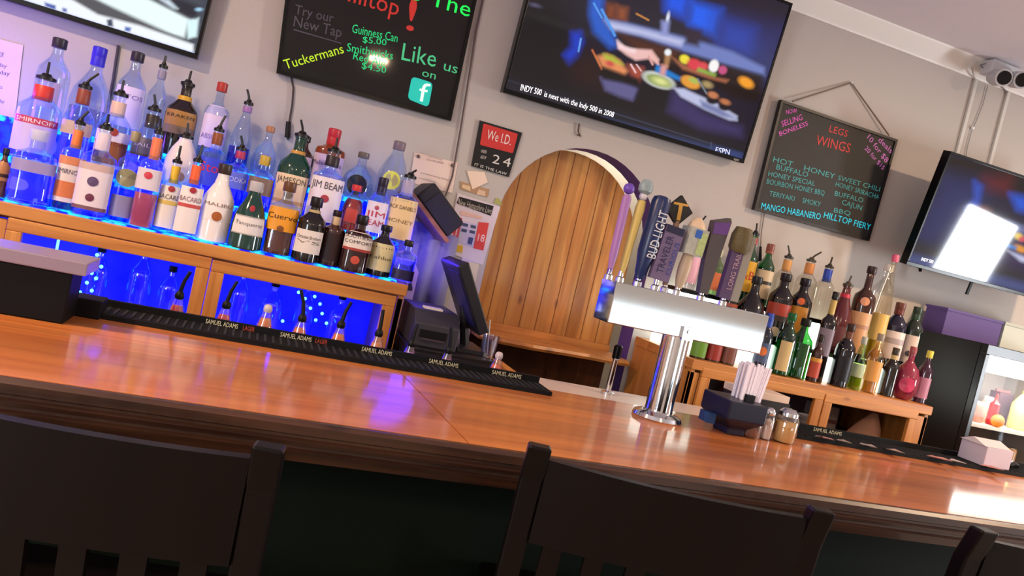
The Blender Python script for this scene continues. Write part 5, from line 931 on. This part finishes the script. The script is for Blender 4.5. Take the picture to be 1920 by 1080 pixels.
def onshelf(name, label, cat, px, y, parts, z=1.12):
    x = aty(px, 780, y)[0]; t = thing(name, label, cat, (x, y, z))
    for nm, mb_, m in parts: mb_.build(nm, m, t, world=False, smooth=True)
onshelf('squeeze_bottle', 'red squeeze bottle on the fridge shelf', 'bottle', 1860, 3.12, [('bottle', MB().lathe([(.02, .0005), (.024, .005), (.024, .11), (.01, .125), (.006, .14)], n=16), mat('b81c20', .4)), ('nozzle', MB().lathe([(.008, .14), (.004, .165)], n=10), mat('c82c2c', .4))])
onshelf('orange', 'orange resting on the fridge shelf beside the red bottle', 'fruit', 1873, 3.06, [('peel', MB().ball((0, 0, .0325), .032), mat('f09020', .5, bump=.4, scale=300)), ('stem', MB().lathe([(.003, .062), (.002, .067)], n=8), mat('4c5c20', .6))])
onshelf('milk_jug', 'pale yellow jug at the right of the fridge shelf', 'jug', 1914, 3.14, [('jug', MB().lathe([(.045, .0005), (.05, .008), (.05, .13), (.03, .17), (.018, .19)], n=18, e=3), mat('e8e0a0', .4)), ('cap', MB().lathe([(.02, .19), (.02, .205), (.015, .207)], n=14), mat('e0d080', .4))])
onshelf('drink_carton', 'dark box standing behind the red bottle in the fridge', 'carton', 1868, 3.25, [('carton', MB().box(-.05, .05, -.03, .03, .0005, .17), mat('5c4450', .6)), ('top_fold', MB().box(-.05, .05, -.004, .004, .17, .185), mat('7c5050', .6))])
onshelf('jar', 'pinkish jar at the left of the fridge shelf', 'jar', 1832, 3.12, [('glass_body', MB().lathe([(.028, .0005), (.03, .005), (.03, .08), (.024, .09)], n=16), mat('c88c80', .3)), ('lid', MB().lathe([(.026, .09), (.026, .105), (.02, .106)], n=16), mat('e8d8d0', .4))])
onshelf('jar', 'taller pale jar between the pinkish jar and the red bottle in the fridge', 'jar', 1846, 3.2, [('glass_body', MB().lathe([(.026, .0005), (.028, .005), (.028, .11), (.02, .12)], n=16), mat('d8a890', .3)), ('lid', MB().lathe([(.022, .12), (.022, .135), (.016, .136)], n=16), mat('f0f0f0', .4))])
for i, (px, cc) in enumerate(((1835, '6c4438'), (1850, '7c5040'), (1866, 'b8402c'), (1880, 'c04430'), (1896, '8c5c40'), (1912, 'a87850'))):
    onshelf('beverage_can', 'can on the lower fridge shelf, '+['leftmost, brown', 'second, brown', 'third, red', 'fourth, red', 'fifth, tan', 'sixth, light tan'][i], 'can', px, 3.1, [('can_body', MB().lathe([(.024, .0005), (.03, .006), (.03, .2), (.025, .21)], n=16), mat(cc, .3)), ('can_lid', MB().lathe([(.025, .21), (.024, .213), (.002, .212)], n=16), STEEL)], z=.812)
bx = thing('purple_box', 'purple cardboard box on top of the fridge', 'box', (3.66, 3.38, FZ))
MB().box(3.47, 3.86, 3.30, 3.44, FZ+.0005, FZ+.13).build('carton', mat('56407c', .6), bx); MB().box(3.465, 3.865, 3.295, 3.445, FZ+.13, FZ+.142).build('lid', mat('5c4684', .6), bx)
bx = thing('white_box', 'pale grey-green box on the fridge beside the purple box', 'box', (4.0, 3.36, FZ))
MB().box(3.88, 4.14, 3.30, 3.44, FZ+.0005, FZ+.13).build('carton', mat('c0c4b8', .6), bx); MB().box(3.875, 4.145, 3.295, 3.445, FZ+.13, FZ+.145).build('lid', mat('b4b8ac', .6), bx)
# things kept in the right cabinet
sz = .9205
def inbox(name, label, cat, x, y, parts):
    t = thing(name, label, cat, (x, y, sz))
    for nm, mb_, m in parts: mb_.build(nm, m, t, world=False, smooth=True)
inbox('bowl_stack', 'stack of white bowls in the right cabinet opening', 'bowls', 2.63, 3.1, [('bowl', MB().lathe([(.03, .0005+k*.02), (.06, .02+k*.02), (.065, .035+k*.02), (.062, .035+k*.02), (.03, .008+k*.02)], n=20), mat('cfc0b4', .4)) for k in range(3)])
inbox('folded_cloth', 'peach cloth heaped into a peak in the right cabinet opening', 'cloth', 2.93, 3.08, [('cloth', MB().loft([[((r*(1+.12*math.sin(3*a)))*math.cos(a)+.04*z/.15, (r*.6)*math.sin(a), z) for a in [2*math.pi*j/20 for j in range(20)]] for r, z in ((.10, .0005), (.095, .03), (.07, .08), (.04, .12), (.015, .15))]), mat('c08c70', .8)), ('hem', MB().tube([(-.09, -.03, .01), (0, -.065, .012), (.09, -.03, .01)], .005), mat('d8b090', .8))])
inbox('napkin_pack', 'grey-white pack of napkins behind the bowls in the right cabinet', 'napkins', 2.76, 3.2, [('pack', MB().box(-.06, .06, -.05, .05, .0005, .13), mat('8c7c78', .7)), ('wrap_band', MB().box(-.062, .062, -.052, .052, .05, .07), mat('5c3430', .6))])
inbox('storage_tin', 'dark purple tin in the left opening of the right cabinet', 'tin', 2.2, 3.15, [('tin', MB().lathe([(.06, .0005), (.062, .004), (.062, .11), (.058, .112)], n=24), mat('40283c', .4)), ('lid', MB().lathe([(.064, .11), (.064, .125), (.05, .128)], n=24), mat('604458', .4))])
